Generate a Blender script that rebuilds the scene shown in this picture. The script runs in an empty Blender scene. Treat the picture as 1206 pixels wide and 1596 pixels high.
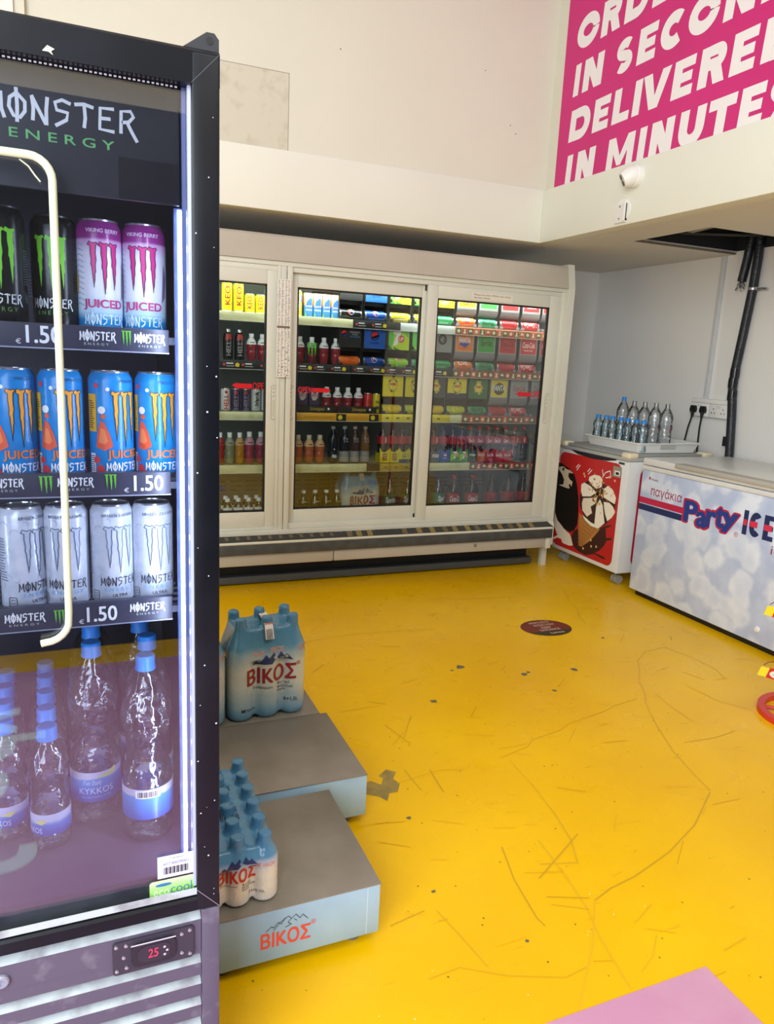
import bpy, bmesh, math, random
from mathutils import Vector, Matrix
from mathutils.bvhtree import BVHTree

S = bpy.context.scene
COL = S.collection
PI = math.pi
random.seed(7)

# ------------------------------------------------------------------ camera
F_PX, YAW, PITCH, ROLL, EYE = 1144.3, 0.39925, 0.20633, 0.048026, 1.35
fw = Vector((math.sin(YAW) * math.cos(PITCH), math.cos(YAW) * math.cos(PITCH), -math.sin(PITCH)))
rt = Vector((math.cos(YAW), -math.sin(YAW), 0))
up = rt.cross(fw)
r2 = math.cos(ROLL) * rt + math.sin(ROLL) * up
u2 = -math.sin(ROLL) * rt + math.cos(ROLL) * up
cam = bpy.data.cameras.new('camera')
cam.sensor_fit = 'VERTICAL'
cam.sensor_height = 36
cam.lens = 36 * F_PX / 1596
cam.clip_start = 0.02
co = bpy.data.objects.new('camera', cam)
COL.objects.link(co)
co.matrix_world = Matrix((( r2.x, u2.x, -fw.x, 0), (r2.y, u2.y, -fw.y, 0), (r2.z, u2.z, -fw.z, EYE), (0, 0, 0, 1)))
S.camera = co

# ------------------------------------------------------------------ light
S.view_settings.view_transform = 'Standard'
S.view_settings.look = 'None'
S.view_settings.gamma = 1
S.view_settings.exposure = 0.05
wd = bpy.data.worlds.new('daylight')
S.world = wd
wd.use_nodes = True
bgn = wd.node_tree.nodes['Background']
bgn.inputs[0].default_value = (0.86, 0.93, 1.0, 1)
bgn.inputs[1].default_value = 0.9
S.cycles.transparent_max_bounces = 40
S.cycles.max_bounces = 10
S.cycles.sample_clamp_indirect = 4


def area(name, loc, rot, sx, sy, power, color, spread=PI):
    l = bpy.data.lights.new(name, 'AREA')
    l.shape = 'RECTANGLE'
    l.size, l.size_y, l.energy, l.color, l.spread = sx, sy, power, color, spread
    o = bpy.data.objects.new(name, l)
    o.location, o.rotation_euler = loc, rot
    COL.objects.link(o)
    return o


# daylight through the high shop front window behind the camera, an unseen overhead fill added to brighten the near floor, the cooler's tube
area('shopfront_daylight', (-1.62, -1.17, 2.2), (math.radians(84), 0, math.radians(-36)), 2.3, 3.0, 235, (0.86, 0.93, 1.0))
area('near_floor_fill', (0.9, -0.35, 3.88), (0, 0, 0), 2.0, 1.2, 44, (1.0, 0.97, 0.92))
area('cooler_lamp', (1.55, 4.19, 1.80), (math.radians(-22), 0, 0), 2.6, 0.03, 23, (0.93, 1.0, 0.93))
area('fridge_led_right', (0.128, 1.160, 1.02), (math.radians(90), 0, math.radians(52)), 0.012, 1.04, 1.6, (0.72, 0.82, 1.0))
area('fridge_led_left', (-0.366, 1.160, 1.02), (math.radians(90), 0, math.radians(-52)), 0.012, 1.04, 1.4, (0.72, 0.82, 1.0))


# ------------------------------------------------------------------ materials
def lin(c):
    return tuple(((x / 255) / 12.92 if x <= 10.3 else ((x / 255 + 0.055) / 1.055) ** 2.4) for x in c)


MATS = {}


def P(name, c, rough=0.5, metal=0.0, spec=0.5, coat=0.0, em=0.0, noise=None, bump=None, tr=0.0):
    """c in sRGB 0-255. noise=(scale, second colour, low, high, detail), bump=(scale, strength)"""
    m = bpy.data.materials.new(name)
    m.use_nodes = True
    nt = m.node_tree
    b = nt.nodes['Principled BSDF']
    col = lin(c) + (1,)
    b.inputs['Base Color'].default_value = col
    b.inputs['Roughness'].default_value = rough
    b.inputs['Metallic'].default_value = metal
    b.inputs['Specular IOR Level'].default_value = spec
    b.inputs['Coat Weight'].default_value = coat
    b.inputs['Transmission Weight'].default_value = tr
    if em:
        b.inputs['Emission Color'].default_value = col
        b.inputs['Emission Strength'].default_value = em
    if noise or bump:
        tc = nt.nodes.new('ShaderNodeTexCoord')
    if noise:
        n = nt.nodes.new('ShaderNodeTexNoise')
        n.inputs['Scale'].default_value = noise[0]
        n.inputs['Detail'].default_value = noise[4] if len(noise) > 4 else 5
        r = nt.nodes.new('ShaderNodeValToRGB')
        r.color_ramp.elements[0].position, r.color_ramp.elements[1].position = noise[2], noise[3]
        r.color_ramp.elements[0].color = col
        r.color_ramp.elements[1].color = lin(noise[1]) + (1,)
        nt.links.new(tc.outputs['Object'], n.inputs['Vector'])
        nt.links.new(n.outputs['Fac'], r.inputs['Fac'])
        nt.links.new(r.outputs['Color'], b.inputs['Base Color'])
    if bump:
        n = nt.nodes.new('ShaderNodeTexNoise')
        n.inputs['Scale'].default_value = bump[0]
        n.inputs['Detail'].default_value = 4
        bp = nt.nodes.new('ShaderNodeBump')
        bp.inputs['Strength'].default_value = bump[1]
        bp.inputs['Distance'].default_value = 0.01
        nt.links.new(tc.outputs['Object'], n.inputs['Vector'])
        nt.links.new(n.outputs['Fac'], bp.inputs['Height'])
        nt.links.new(bp.outputs['Normal'], b.inputs['Normal'])
    MATS[name] = m
    return m


def K(c, rough=0.45, **k):
    """plain coloured ink or plastic, made once per colour"""
    key = 'ink_%d_%d_%d_%d' % (tuple(c) + (int(rough * 100),))
    return MATS.get(key) or P(key, c, rough, **k)


def clear(name, tint, base, rough=0.0, ior=1.45, bump=None):
    """clear pane or thin plastic: what lies behind shows through, the front mirrors by angle"""
    m = bpy.data.materials.new(name)
    m.use_nodes = True
    nt = m.node_tree
    nt.nodes.clear()
    out = nt.nodes.new('ShaderNodeOutputMaterial')
    t = nt.nodes.new('ShaderNodeBsdfTransparent')
    t.inputs[0].default_value = tint + (1,)
    g = nt.nodes.new('ShaderNodeBsdfGlossy')
    g.inputs['Roughness'].default_value = rough
    fr = nt.nodes.new('ShaderNodeFresnel')
    fr.inputs['IOR'].default_value = ior
    ad = nt.nodes.new('ShaderNodeMath')
    ad.operation = 'ADD'
    ad.use_clamp = True
    ad.inputs[1].default_value = base
    mx = nt.nodes.new('ShaderNodeMixShader')
    nt.links.new(fr.outputs[0], ad.inputs[0])
    nt.links.new(ad.outputs[0], mx.inputs[0])
    nt.links.new(t.outputs[0], mx.inputs[1])
    nt.links.new(g.outputs[0], mx.inputs[2])
    nt.links.new(mx.outputs[0], out.inputs[0])
    if bump:
        tc = nt.nodes.new('ShaderNodeTexCoord')
        n = nt.nodes.new('ShaderNodeTexNoise')
        n.inputs['Scale'].default_value = bump[0]
        b = nt.nodes.new('ShaderNodeBump')
        b.inputs['Strength'].default_value = bump[1]
        b.inputs['Distance'].default_value = 0.01
        nt.links.new(tc.outputs['Object'], n.inputs['Vector'])
        nt.links.new(n.outputs['Fac'], b.inputs['Height'])
        nt.links.new(b.outputs[0], g.inputs['Normal'])
        nt.links.new(b.outputs[0], fr.inputs['Normal'])
    MATS[name] = m
    return m


def zramp(name, stops, rough=0.3, axis='Z', noise=0.02, spec=0.5, nscale=14, bump=None):
    """printed film or can whose ink changes with height: stops = [(z in metres, sRGB)]"""
    m = P(name, stops[0][1], rough, spec=spec, bump=bump)
    nt = m.node_tree
    tc = nt.nodes.new('ShaderNodeTexCoord')
    sp = nt.nodes.new('ShaderNodeSeparateXYZ')
    mr = nt.nodes.new('ShaderNodeMapRange')
    lo, hi = stops[0][0], stops[-1][0]
    mr.inputs[1].default_value, mr.inputs[2].default_value = lo, hi
    r = nt.nodes.new('ShaderNodeValToRGB')
    el = r.color_ramp.elements
    while len(el) < len(stops):
        el.new(0.5)
    for e, (z, c) in zip(el, stops):
        e.position = (z - lo) / (hi - lo)
        e.color = lin(c) + (1,)
    nz = nt.nodes.new('ShaderNodeTexNoise')
    nz.inputs['Scale'].default_value = nscale
    ma = nt.nodes.new('ShaderNodeMath')
    ma.operation = 'MULTIPLY_ADD'
    ma.inputs[1].default_value = noise * 2
    nt.links.new(tc.outputs['Object'], sp.inputs[0])
    nt.links.new(tc.outputs['Object'], nz.inputs['Vector'])
    nt.links.new(nz.outputs['Fac'], ma.inputs[0])
    nt.links.new(sp.outputs[axis], ma.inputs[2])
    nt.links.new(ma.outputs[0], mr.inputs[0])
    nt.links.new(mr.outputs[0], r.inputs['Fac'])
    nt.links.new(r.outputs['Color'], nt.nodes['Principled BSDF'].inputs['Base Color'])
    return m


def floor_material():
    m = P('yellow_floor_paint', (250, 200, 8), 0.30, spec=0.38)
    nt = m.node_tree
    b = nt.nodes['Principled BSDF']
    L = nt.links.new
    tc = nt.nodes.new('ShaderNodeTexCoord')

    def noise(scale, detail=4):
        n = nt.nodes.new('ShaderNodeTexNoise')
        n.inputs['Scale'].default_value = scale
        n.inputs['Detail'].default_value = detail
        L(tc.outputs['Object'], n.inputs['Vector'])
        return n

    def ramp(src, p0, p1, c0, c1):
        r = nt.nodes.new('ShaderNodeValToRGB')
        r.color_ramp.elements[0].position, r.color_ramp.elements[1].position = p0, p1
        r.color_ramp.elements[0].color, r.color_ramp.elements[1].color = c0, c1
        L(src, r.inputs[0])
        return r

    def mix(fac, a, bcol, mode='MIX'):
        x = nt.nodes.new('ShaderNodeMix')
        x.data_type = 'RGBA'
        x.blend_type = mode
        if isinstance(fac, float):
            x.inputs[0].default_value = fac
        else:
            L(fac, x.inputs[0])
        for s, v in ((6, a), (7, bcol)):
            if isinstance(v, tuple):
                x.inputs[s].default_value = v
            else:
                L(v, x.inputs[s])
        return x.outputs[2]
    W, B = (1, 1, 1, 1), (0, 0, 0, 1)
    base = ramp(noise(1.4, 6).outputs[0], 0.3, 0.7, lin((232, 178, 0)) + (1,), lin((246, 196, 0)) + (1,))
    # fine dirt and worn specks
    v = nt.nodes.new('ShaderNodeTexVoronoi')
    v.inputs['Scale'].default_value = 24
    L(tc.outputs['Object'], v.inputs['Vector'])
    sp = ramp(v.outputs['Distance'], 0.045, 0.075, W, B)
    pick = ramp(noise(31, 1).outputs[0], 0.45, 0.50, B, W)
    mul = nt.nodes.new('ShaderNodeMath')
    mul.operation = 'MULTIPLY'
    L(sp.outputs[0], mul.inputs[0])
    L(pick.outputs[0], mul.inputs[1])
    c1 = mix(mul.outputs[0], base.outputs[0], lin((96, 76, 30)) + (1,))
    v2 = nt.nodes.new('ShaderNodeTexVoronoi')
    v2.inputs['Scale'].default_value = 15
    L(tc.outputs['Object'], v2.inputs['Vector'])
    s2 = ramp(v2.outputs['Distance'], 0.025, 0.04, W, B)
    c2 = mix(s2.outputs[0], c1, lin((240, 225, 150)) + (1,))
    # scuffed streaks
    mp = nt.nodes.new('ShaderNodeMapping')
    mp.inputs['Scale'].default_value = (3, 22, 1)
    mp.inputs['Rotation'].default_value = (0, 0, 0.5)
    L(tc.outputs['Object'], mp.inputs[0])
    n3 = nt.nodes.new('ShaderNodeTexNoise')
    n3.inputs['Scale'].default_value = 2.2
    n3.inputs['Detail'].default_value = 8
    L(mp.outputs[0], n3.inputs['Vector'])
    st = ramp(n3.outputs[0], 0.67, 0.74, B, (0.35, 0.35, 0.35, 1))
    c3 = mix(st.outputs[0], c2, lin((190, 140, 10)) + (1,))
    L(c3, b.inputs['Base Color'])
    rr = ramp(noise(6, 6).outputs[0], 0.3, 0.75, (0.24, 0.24, 0.24, 1), (0.42, 0.42, 0.42, 1))
    L(rr.outputs[0], b.inputs['Roughness'])
    return m


def ice_material():
    """pale print of tumbled ice cubes"""
    m = P('ice_cube_print', (222, 228, 238), 0.28)
    nt = m.node_tree
    L = nt.links.new
    tc = nt.nodes.new('ShaderNodeTexCoord')
    wn = nt.nodes.new('ShaderNodeTexNoise')
    wn.inputs['Scale'].default_value = 9
    mxv = nt.nodes.new('ShaderNodeMix')
    mxv.data_type = 'RGBA'
    mxv.inputs[0].default_value = 0.09
    L(tc.outputs['Object'], wn.inputs['Vector'])
    L(tc.outputs['Object'], mxv.inputs[6])
    L(wn.outputs['Color'], mxv.inputs[7])
    v = nt.nodes.new('ShaderNodeTexVoronoi')
    v.inputs['Scale'].default_value = 7.5
    v.feature = 'SMOOTH_F1'
    v.inputs['Smoothness'].default_value = 0.12
    L(mxv.outputs[2], v.inputs['Vector'])
    r = nt.nodes.new('ShaderNodeValToRGB')
    el = r.color_ramp.elements
    el[0].position, el[1].position = 0.12, 0.62
    el[0].color = lin((218, 227, 246)) + (1,)
    el[1].color = lin((196, 209, 236)) + (1,)
    e = el.new(0.44)
    e.color = lin((228, 236, 250)) + (1,)
    L(v.outputs['Distance'], r.inputs[0])
    n = nt.nodes.new('ShaderNodeTexNoise')
    n.inputs['Scale'].default_value = 9
    n.inputs['Detail'].default_value = 3
    L(tc.outputs['Object'], n.inputs['Vector'])
    r2_ = nt.nodes.new('ShaderNodeValToRGB')
    r2_.color_ramp.elements[0].position, r2_.color_ramp.elements[1].position = 0.36, 0.66
    r2_.color_ramp.elements[0].color = lin((212, 220, 236)) + (1,)
    r2_.color_ramp.elements[1].color = (1, 1, 1, 1)
    L(n.outputs[0], r2_.inputs[0])
    x = nt.nodes.new('ShaderNodeMix')
    x.data_type = 'RGBA'
    x.blend_type = 'MULTIPLY'
    x.inputs[0].default_value = 0.5
    L(r.outputs[0], x.inputs[6])
    L(r2_.outputs[0], x.inputs[7])
    L(x.outputs[2], nt.nodes['Principled BSDF'].inputs['Base Color'])
    return m


M_FLOOR = floor_material()
M_ICE = ice_material()
M_CREAM = P('cream_wall_paint', (214, 212, 197), 0.75, noise=(0.9, (221, 219, 206), 0.3, 0.7), bump=(60, 0.04))
M_BEAM = P('white_beam_paint', (228, 229, 217), 0.7, noise=(1.3, (233, 234, 223), 0.3, 0.7), bump=(60, 0.03))
M_WALLR = P('cool_white_wall_paint', (228, 226, 222), 0.7, noise=(1.1, (234, 233, 229), 0.3, 0.7), bump=(50, 0.05))
M_SOFFIT = P('soffit_paint', (216, 214, 208), 0.75)
M_PINK = P('magenta_vinyl', (206, 32, 122), 0.42, noise=(3, (198, 30, 116), 0.3, 0.7))
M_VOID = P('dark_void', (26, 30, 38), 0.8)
M_BLACK = P('fridge_black', (15, 17, 23), 0.30, spec=0.22, noise=(9, (22, 25, 32), 0.45, 0.75))
M_NAVY = P('fridge_lining', (24, 30, 52), 0.4)
M_RUBBER = P('black_rubber', (14, 15, 17), 0.5)
M_DUST = P('dusty_grey_metal', (178, 186, 190), 0.62, noise=(26, (138, 138, 146), 0.42, 0.7))
M_GRILL = P('scuffed_dark_metal', (86, 78, 96), 0.5, noise=(30, (120, 114, 128), 0.55, 0.8))
M_ALU = P('brushed_aluminium', (190, 194, 200), 0.28, metal=0.85)
M_STEEL = P('worn_steel_top', (130, 124, 112), 0.4, metal=0.3, noise=(7, (152, 146, 134), 0.3, 0.75), bump=(90, 0.02))
M_PSIDE = P('pale_blue_panel', (140, 172, 194), 0.4, noise=(5, (164, 194, 214), 0.35, 0.7))
M_FRAME = P('yellowed_white_frame', (205, 205, 191), 0.42, noise=(2.2, (214, 214, 202), 0.3, 0.7))
M_CANOPY = P('beige_canopy', (176, 168, 154), 0.5, noise=(2.5, (186, 179, 166), 0.3, 0.7))
M_BUMP = P('dark_grey_bumper', (62, 66, 68), 0.5, noise=(20, (76, 80, 82), 0.4, 0.7))
M_SHELF = P('shelf_strip_cream', (214, 212, 168), 0.5, noise=(14, (190, 186, 136), 0.45, 0.7))
M_LINER = P('cooler_lining', (120, 128, 126), 0.6)
M_CHARC = P('charcoal_plastic', (30, 33, 36), 0.4)
M_SIGNGREY = P('grey_sign_holder', (128, 126, 132), 0.45)
M_WHITEPL = P('white_plastic', (232, 232, 228), 0.4)
M_CREAMPL = P('cream_plastic', (226, 216, 188), 0.45)
M_FREEZER = P('white_freezer_enamel', (226, 228, 228), 0.3, noise=(4, (218, 220, 220), 0.3, 0.7))
M_LIDGREY = P('grey_lid', (148, 150, 148), 0.4)
M_PAPER = P('paper', (226, 222, 214), 0.8, noise=(40, (206, 200, 190), 0.55, 0.75))
M_SILVER = P('can_silver', (205, 208, 212), 0.25, metal=0.9)
M_GLASS = clear('door_glass', (0.92, 0.95, 0.94), 0.03)
M_FGLASS = clear('fridge_glass', (0.90, 0.92, 0.97), 0.075)
M_PET = clear('clear_bottle', (0.93, 0.96, 0.99), 0.085, 0.14, 1.5, bump=(34, 0.8))
M_PETB = clear('blue_tinted_bottle', (0.80, 0.91, 0.97), 0.06, 0.08, 1.45, bump=(45, 0.5))
M_CLEARPL = clear('clear_plastic', (0.96, 0.97, 0.98), 0.05, 0.05)
M_LED = P('led_light', (215, 228, 255), em=30.0)
M_LEDSTRIP = P('led_diffuser', (176, 200, 255), em=9.0)
M_TUBE = P('pale_light_tube', (196, 198, 168), 0.35)
M_MAT = P('pink_floor_vinyl', (202, 146, 178), 0.4, noise=(3.2, (212, 168, 190), 0.42, 0.72), bump=(24, 0.05))
M_COLA = P('cola_bottle', (30, 17, 14), 0.1, spec=0.6)
M_BLUECAP = P('blue_cap', (32, 128, 214), 0.4)
WHITE = K((240, 240, 240))
INK = K((30, 30, 34))


# ------------------------------------------------------------------ geometry helpers
ORIG = {}


class MB:
    def __init__(s):
        s.v, s.f, s.fm, s.fs, s.mats = [], [], [], [], []

    def mi(s, m):
        if m not in s.mats:
            s.mats.append(m)
        return s.mats.index(m)

    def add(s, vs, fs, m, smooth=False):
        o = len(s.v)
        k = s.mi(m)
        s.v += [tuple(v) for v in vs]
        for f in fs:
            s.f.append([i + o for i in f])
            s.fm.append(k)
            s.fs.append(smooth)
        return s

    def box(s, x0, x1, y0, y1, z0, z1, m, bev=0.0, seg=2):
        if bev:
            bm = bmesh.new()
            bmesh.ops.create_cube(bm, size=1)
            for v in bm.verts:
                v.co = ((x0 + x1) / 2 + v.co.x * (x1 - x0), (y0 + y1) / 2 + v.co.y * (y1 - y0), (z0 + z1) / 2 + v.co.z * (z1 - z0))
            bmesh.ops.bevel(bm, geom=bm.edges[:], offset=bev, segments=seg, affect='EDGES', profile=0.5)
            s.bm(bm, m, True)
            return s
        vs = [(x, y, z) for x in (x0, x1) for y in (y0, y1) for z in (z0, z1)]
        return s.add(vs, [(0, 1, 3, 2), (4, 6, 7, 5), (0, 4, 5, 1), (2, 3, 7, 6), (0, 2, 6, 4), (1, 5, 7, 3)], m)

    def bm(s, bm, m, smooth=False):
        bm.verts.index_update()
        s.add([v.co[:] for v in bm.verts], [[v.index for v in f.verts] for f in bm.faces], m, smooth)
        bm.free()

    def lathe(s, c, prof, m, seg=20, axis='z', cap=True, flip=False):
        """prof: [(r, h)] or [(r, h, material)], revolved about the axis through c"""
        vs, n = [], len(prof)
        for p in prof:
            for i in range(seg):
                a = 2 * PI * i / seg
                x, y, z = p[0] * math.cos(a), p[0] * math.sin(a), p[1]
                if axis == 'x':
                    x, y, z = z, x, y
                elif axis == 'y':
                    x, y, z = y, z, x
                vs.append((c[0] + x, c[1] + y, c[2] + z))
        groups = {}
        for j in range(n - 1):
            mm = prof[j][2] if len(prof[j]) > 2 else m
            for i in range(seg):
                k = (i + 1) % seg
                groups.setdefault(mm, []).append((j * seg + i, j * seg + k, (j + 1) * seg + k, (j + 1) * seg + i))
        if cap:
            groups.setdefault(prof[0][2] if len(prof[0]) > 2 else m, []).append(list(range(seg))[::-1])
            groups.setdefault(prof[-1][2] if len(prof[-1]) > 2 else m, []).append([(n - 1) * seg + i for i in range(seg)])
        o = len(s.v)
        s.v += vs
        for mm, fs in groups.items():
            k = s.mi(mm)
            for f in fs:
                s.f.append([i + o for i in f])
                s.fm.append(k)
                s.fs.append(True)
        return s

    def tube(s, pts, r, m, seg=8, closed=False, flat=1.0):
        pts = [Vector(p) for p in pts]
        n = len(pts)
        vs, fs = [], []
        prev = None
        for i, p in enumerate(pts):
            a = pts[i - 1] if (i or closed) else p
            b = pts[(i + 1) % n] if (i < n - 1 or closed) else p
            d = (b - a).normalized()
            if prev is None:
                h = Vector((0, 0, 1)) if abs(d.z) < 0.9 else Vector((0, 1, 0))
                prev = d.cross(h).normalized()
            x = (prev - d * prev.dot(d)).normalized()
            prev = x
            y = d.cross(x)
            for k in range(seg):
                t = 2 * PI * k / seg
                vs.append(p + x * r * math.cos(t) + y * r * flat * math.sin(t))
        for i in range(n if closed else n - 1):
            j = (i + 1) % n
            for k in range(seg):
                l = (k + 1) % seg
                fs.append((i * seg + k, i * seg + l, j * seg + l, j * seg + k))
        if not closed:
            fs.append(list(range(seg))[::-1])
            fs.append([(n - 1) * seg + k for k in range(seg)])
        return s.add(vs, fs, m, True)

    def extrude(s, pts, vec, m, smooth=False):
        """closed polygon (3D points) extruded along vec"""
        n = len(pts)
        vec = Vector(vec)
        vs = [Vector(p) for p in pts] + [Vector(p) + vec for p in pts]
        fs = [[i, (i + 1) % n, n + (i + 1) % n, n + i] for i in range(n)]
        s.add(vs, fs, m, smooth)
        for off, rev in ((0, True), (n, False)):
            idx = list(range(off, off + n))
            s.add([vs[i] for i in idx], [list(range(n))[::-1] if rev else list(range(n))], m)
        return s

    # ---- printed shapes: 2D polygons laid onto a surface by a map (u, v) -> point
    def decal(s, vs, fs, m, fn, step=0, d=0):
        if step:
            bm = bmesh.new()
            bv = [bm.verts.new((x, y, 0)) for x, y in vs]
            for f in fs:
                try:
                    bm.faces.new([bv[i] for i in f])
                except ValueError:
                    pass
            xs = [v[0] for v in vs]
            x = math.ceil(min(xs) / step) * step
            while x < max(xs):
                bmesh.ops.bisect_plane(bm, geom=bm.verts[:] + bm.edges[:] + bm.faces[:], plane_co=(x, 0, 0), plane_no=(1, 0, 0))
                x += step
            bmesh.ops.triangulate(bm, faces=bm.faces[:])
            bm.verts.index_update()
            vs = [v.co[:2] for v in bm.verts]
            fs = [[v.index for v in f.verts] for f in bm.faces]
            bm.free()
        return s.add([fn(u, v, d) for u, v in vs], fs, m)

    def poly(s, pts, m, fn, step=0, d=0):
        bm = bmesh.new()
        bm.faces.new([bm.verts.new((x, y, 0)) for x, y in pts])
        bm.normal_update()
        bmesh.ops.triangulate(bm, faces=bm.faces[:])
        bm.verts.index_update()
        vs, fs = [v.co[:2] for v in bm.verts], [[v.index for v in f.verts] for f in bm.faces]
        bm.free()
        return s.decal(vs, fs, m, fn, step, d)

    def rect(s, u0, v0, u1, v1, m, fn, step=0, d=0):
        return s.decal([(u0, v0), (u1, v0), (u1, v1), (u0, v1)], [(0, 1, 2, 3)], m, fn, step, d)

    def disc(s, cu, cv, r, m, fn, step=0, d=0, ry=None, a0=0, a1=2 * PI, n=20):
        ry = ry or r
        return s.poly([(cu + r * math.cos(a0 + (a1 - a0) * i / n), cv + ry * math.sin(a0 + (a1 - a0) * i / n)) for i in range(n + (a1 - a0 < 6))], m, fn, step, d)

    def line(s, pts, w, m, fn, step=0, d=0):
        """stroke of width w along 2D points"""
        for (x0, y0), (x1, y1) in zip(pts, pts[1:]):
            l = math.hypot(x1 - x0, y1 - y0) or 1
            nx, ny = -(y1 - y0) / l * w / 2, (x1 - x0) / l * w / 2
            ex, ey = (x1 - x0) / l * w * 0.25, (y1 - y0) / l * w * 0.25
            s.decal([(x0 + nx - ex, y0 + ny - ey), (x0 - nx - ex, y0 - ny - ey), (x1 - nx + ex, y1 - ny + ey), (x1 + nx + ex, y1 + ny + ey)], [(0, 1, 2, 3)], m, fn, step, d)
        return s

    def text(s, t, u0, v0, u1, v1, m, fn, step=0, d=0, bold=0.0, shear=0.0, sp=1.0, rot=0, arch=0):
        vs, fs, gw, gh = glyphs(t, 0.0, shear, sp)
        ex = bold * 0.8
        ring_ = [(0, 0)]
        if ex >= 0.04:
            ring_ = [(q_ * math.cos(k * PI / 5), q_ * math.sin(k * PI / 5)) for q_ in (0.0, 0.5, 1.0) for k in range(10 if q_ else 1)]
        elif ex >= 0.004:
            ring_ = [(-1, -1), (1, -1), (1, 1), (-1, 1)]
        for li, (sx, sy) in enumerate(ring_):
            out = []
            for x, y in vs:
                x, y = (x + sx * ex / gw * 0.7), (y + sy * ex / gh * 0.5)
                if rot == 90:
                    x, y = 1 - y, x
                elif rot == -90:
                    x, y = y, 1 - x
                elif rot == 180:
                    x, y = 1 - x, 1 - y
                u, v = u0 + x * (u1 - u0), v0 + y * (v1 - v0)
                if arch:
                    v += arch * (x - 0.5) * (v1 - v0) * 2
                out.append((u, v))
            s.decal(out, fs, m, fn, step, d + 0.00003 * li)
        return s

    def gothic(s, u0, v0, u1, v1, m, fn, step=0, d=0, word='MONSTER', w=0.13):
        n = len(word)
        cw, h = (u1 - u0) / n, v1 - v0
        for i, ch in enumerate(word):
            for k, st in enumerate(GOTH[ch]):
                s.strip([(u0 + (i + 0.08 + x * 0.86) * cw, v0 + y * h) for x, y in st], w * h, m, fn, d + .00007 * k)
        return s

    def claws(s, u0, v0, u1, v1, m, fn, step=0, d=0, edge=None):
        for i, (o, lo) in enumerate(((0.0, 0.12), (0.34, 0.0), (0.66, 0.10))):
            pts = [(x + o, lo + y * (1 - lo)) for x, y in CLAW]
            q = [(u0 + x * (u1 - u0), v0 + y * (v1 - v0)) for x, y in pts]
            s.poly(q, m, fn, step, d)
            if edge:
                s.strip(q + q[:1], (u1 - u0) * 0.03, edge, fn, d + .00025)
        return s

    def strip(s, pts, w, m, fn, d=0):
        n, vs = len(pts), []
        for i in range(n):
            a, b = pts[max(i - 1, 0)], pts[min(i + 1, n - 1)]
            l = math.hypot(b[0] - a[0], b[1] - a[1]) or 1
            nx, ny = -(b[1] - a[1]) / l * w / 2, (b[0] - a[0]) / l * w / 2
            vs += [(pts[i][0] + nx, pts[i][1] + ny), (pts[i][0] - nx, pts[i][1] - ny)]
        return s.decal(vs, [(2 * i, 2 * i + 1, 2 * i + 3, 2 * i + 2) for i in range(n - 1)], m, fn, 0, d)

    def block(s, ch, u0, v0, u1, v1, w, m, fn, slant=0.0):
        """heavy sans capital filling the box"""
        W, H, h = u1 - u0, v1 - v0, w / 2
        f = lambda u, v, d=0: fn(u0 + u + slant * v, v0 + v, d)
        R = lambda a, b, c, e: s.rect(a, b, c, e, m, f)
        def arc(cx, cy, rx, ry, a0, a1, n=14):
            return [(cx + rx * math.cos(math.radians(a0 + (a1 - a0) * i / n)), cy + ry * math.sin(math.radians(a0 + (a1 - a0) * i / n))) for i in range(n + 1)]
        if ch == 'I':
            R(0, 0, W, H)
        elif ch in 'EL':
            R(0, 0, w, H)
            R(w, 0, W, w * .8)
            if ch == 'E':
                R(w, H - w * .8, W, H)
                R(w, H / 2 - w * .38, W * .92, H / 2 + w * .38)
        elif ch == 'T':
            R(0, H - w * .85, W, H)
            R(W / 2 - h, 0, W / 2 + h, H - w * .85)
        elif ch == 'N':
            R(0, 0, w, H)
            R(W - w, 0, W, H)
            s.poly([(0, H), (w * 1.15, H), (W, 0), (W - w * 1.15, 0)], m, f, 0, .0005)
        elif ch == 'M':
            R(0, 0, w * .9, H)
            R(W - w * .9, 0, W, H)
            s.poly([(0, H), (w, H), (W / 2, H * .42), (W - w, H), (W, H), (W / 2 + h * .55, H * .14), (W / 2 - h * .55, H * .14)], m, f, 0, .0005)
        elif ch == 'V':
            s.poly([(0, H), (w * 1.1, H), (W / 2, H * .36), (W - w * 1.1, H), (W, H), (W / 2 + h * 1.1, 0), (W / 2 - h * 1.1, 0)], m, f)
        elif ch == 'O':
            s.strip(arc(W / 2, H / 2, W / 2 - h, H / 2 - h, 0, 360, 28), w, m, f)
        elif ch == 'C':
            s.strip(arc(W / 2, H / 2, W / 2 - h, H / 2 - h, 48, 312, 22), w, m, f)
        elif ch == 'U':
            s.strip([(h, H)] + arc(W / 2, W / 2, W / 2 - h, W / 2 - h, 180, 360) + [(W - h, H)], w, m, f)
        elif ch == 'D':
            R(0, 0, w, H)
            s.strip([(w * .9, H - h * .9)] + arc(W - H / 2, H / 2, H / 2 - h, H / 2 - h * .9, 90, -90, 18) + [(w * .9, h * .9)], w * .95, m, f, .0005)
        elif ch == 'R':
            R(0, 0, w, H)
            q = H * .62
            s.strip([(w * .9, H - h * .85)] + arc(W - q / 2 - w * .1, H - q / 2, q / 2 - h, q / 2 - h * .85, 90, -90, 14) + [(w * .9, H - q + h * .85)], w * .86, m, f, .0005)
            s.poly([(W * .42, H * .42), (W * .42 + w * 1.05, H * .48), (W, 0), (W - w * 1.15, 0)], m, f, 0, .0009)
        elif ch == 'S':
            q = H / 2 + h * .85
            rr = (q - w * .85) / 2
            s.strip(arc(W / 2, H - q / 2, W / 2 - h, rr, 40, 250, 14)[:-1] + [(W / 2, H / 2)] + arc(W / 2, q / 2, W / 2 - h, rr, 70, -140, 14)[1:], w * .88, m, f)
        return s

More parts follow.
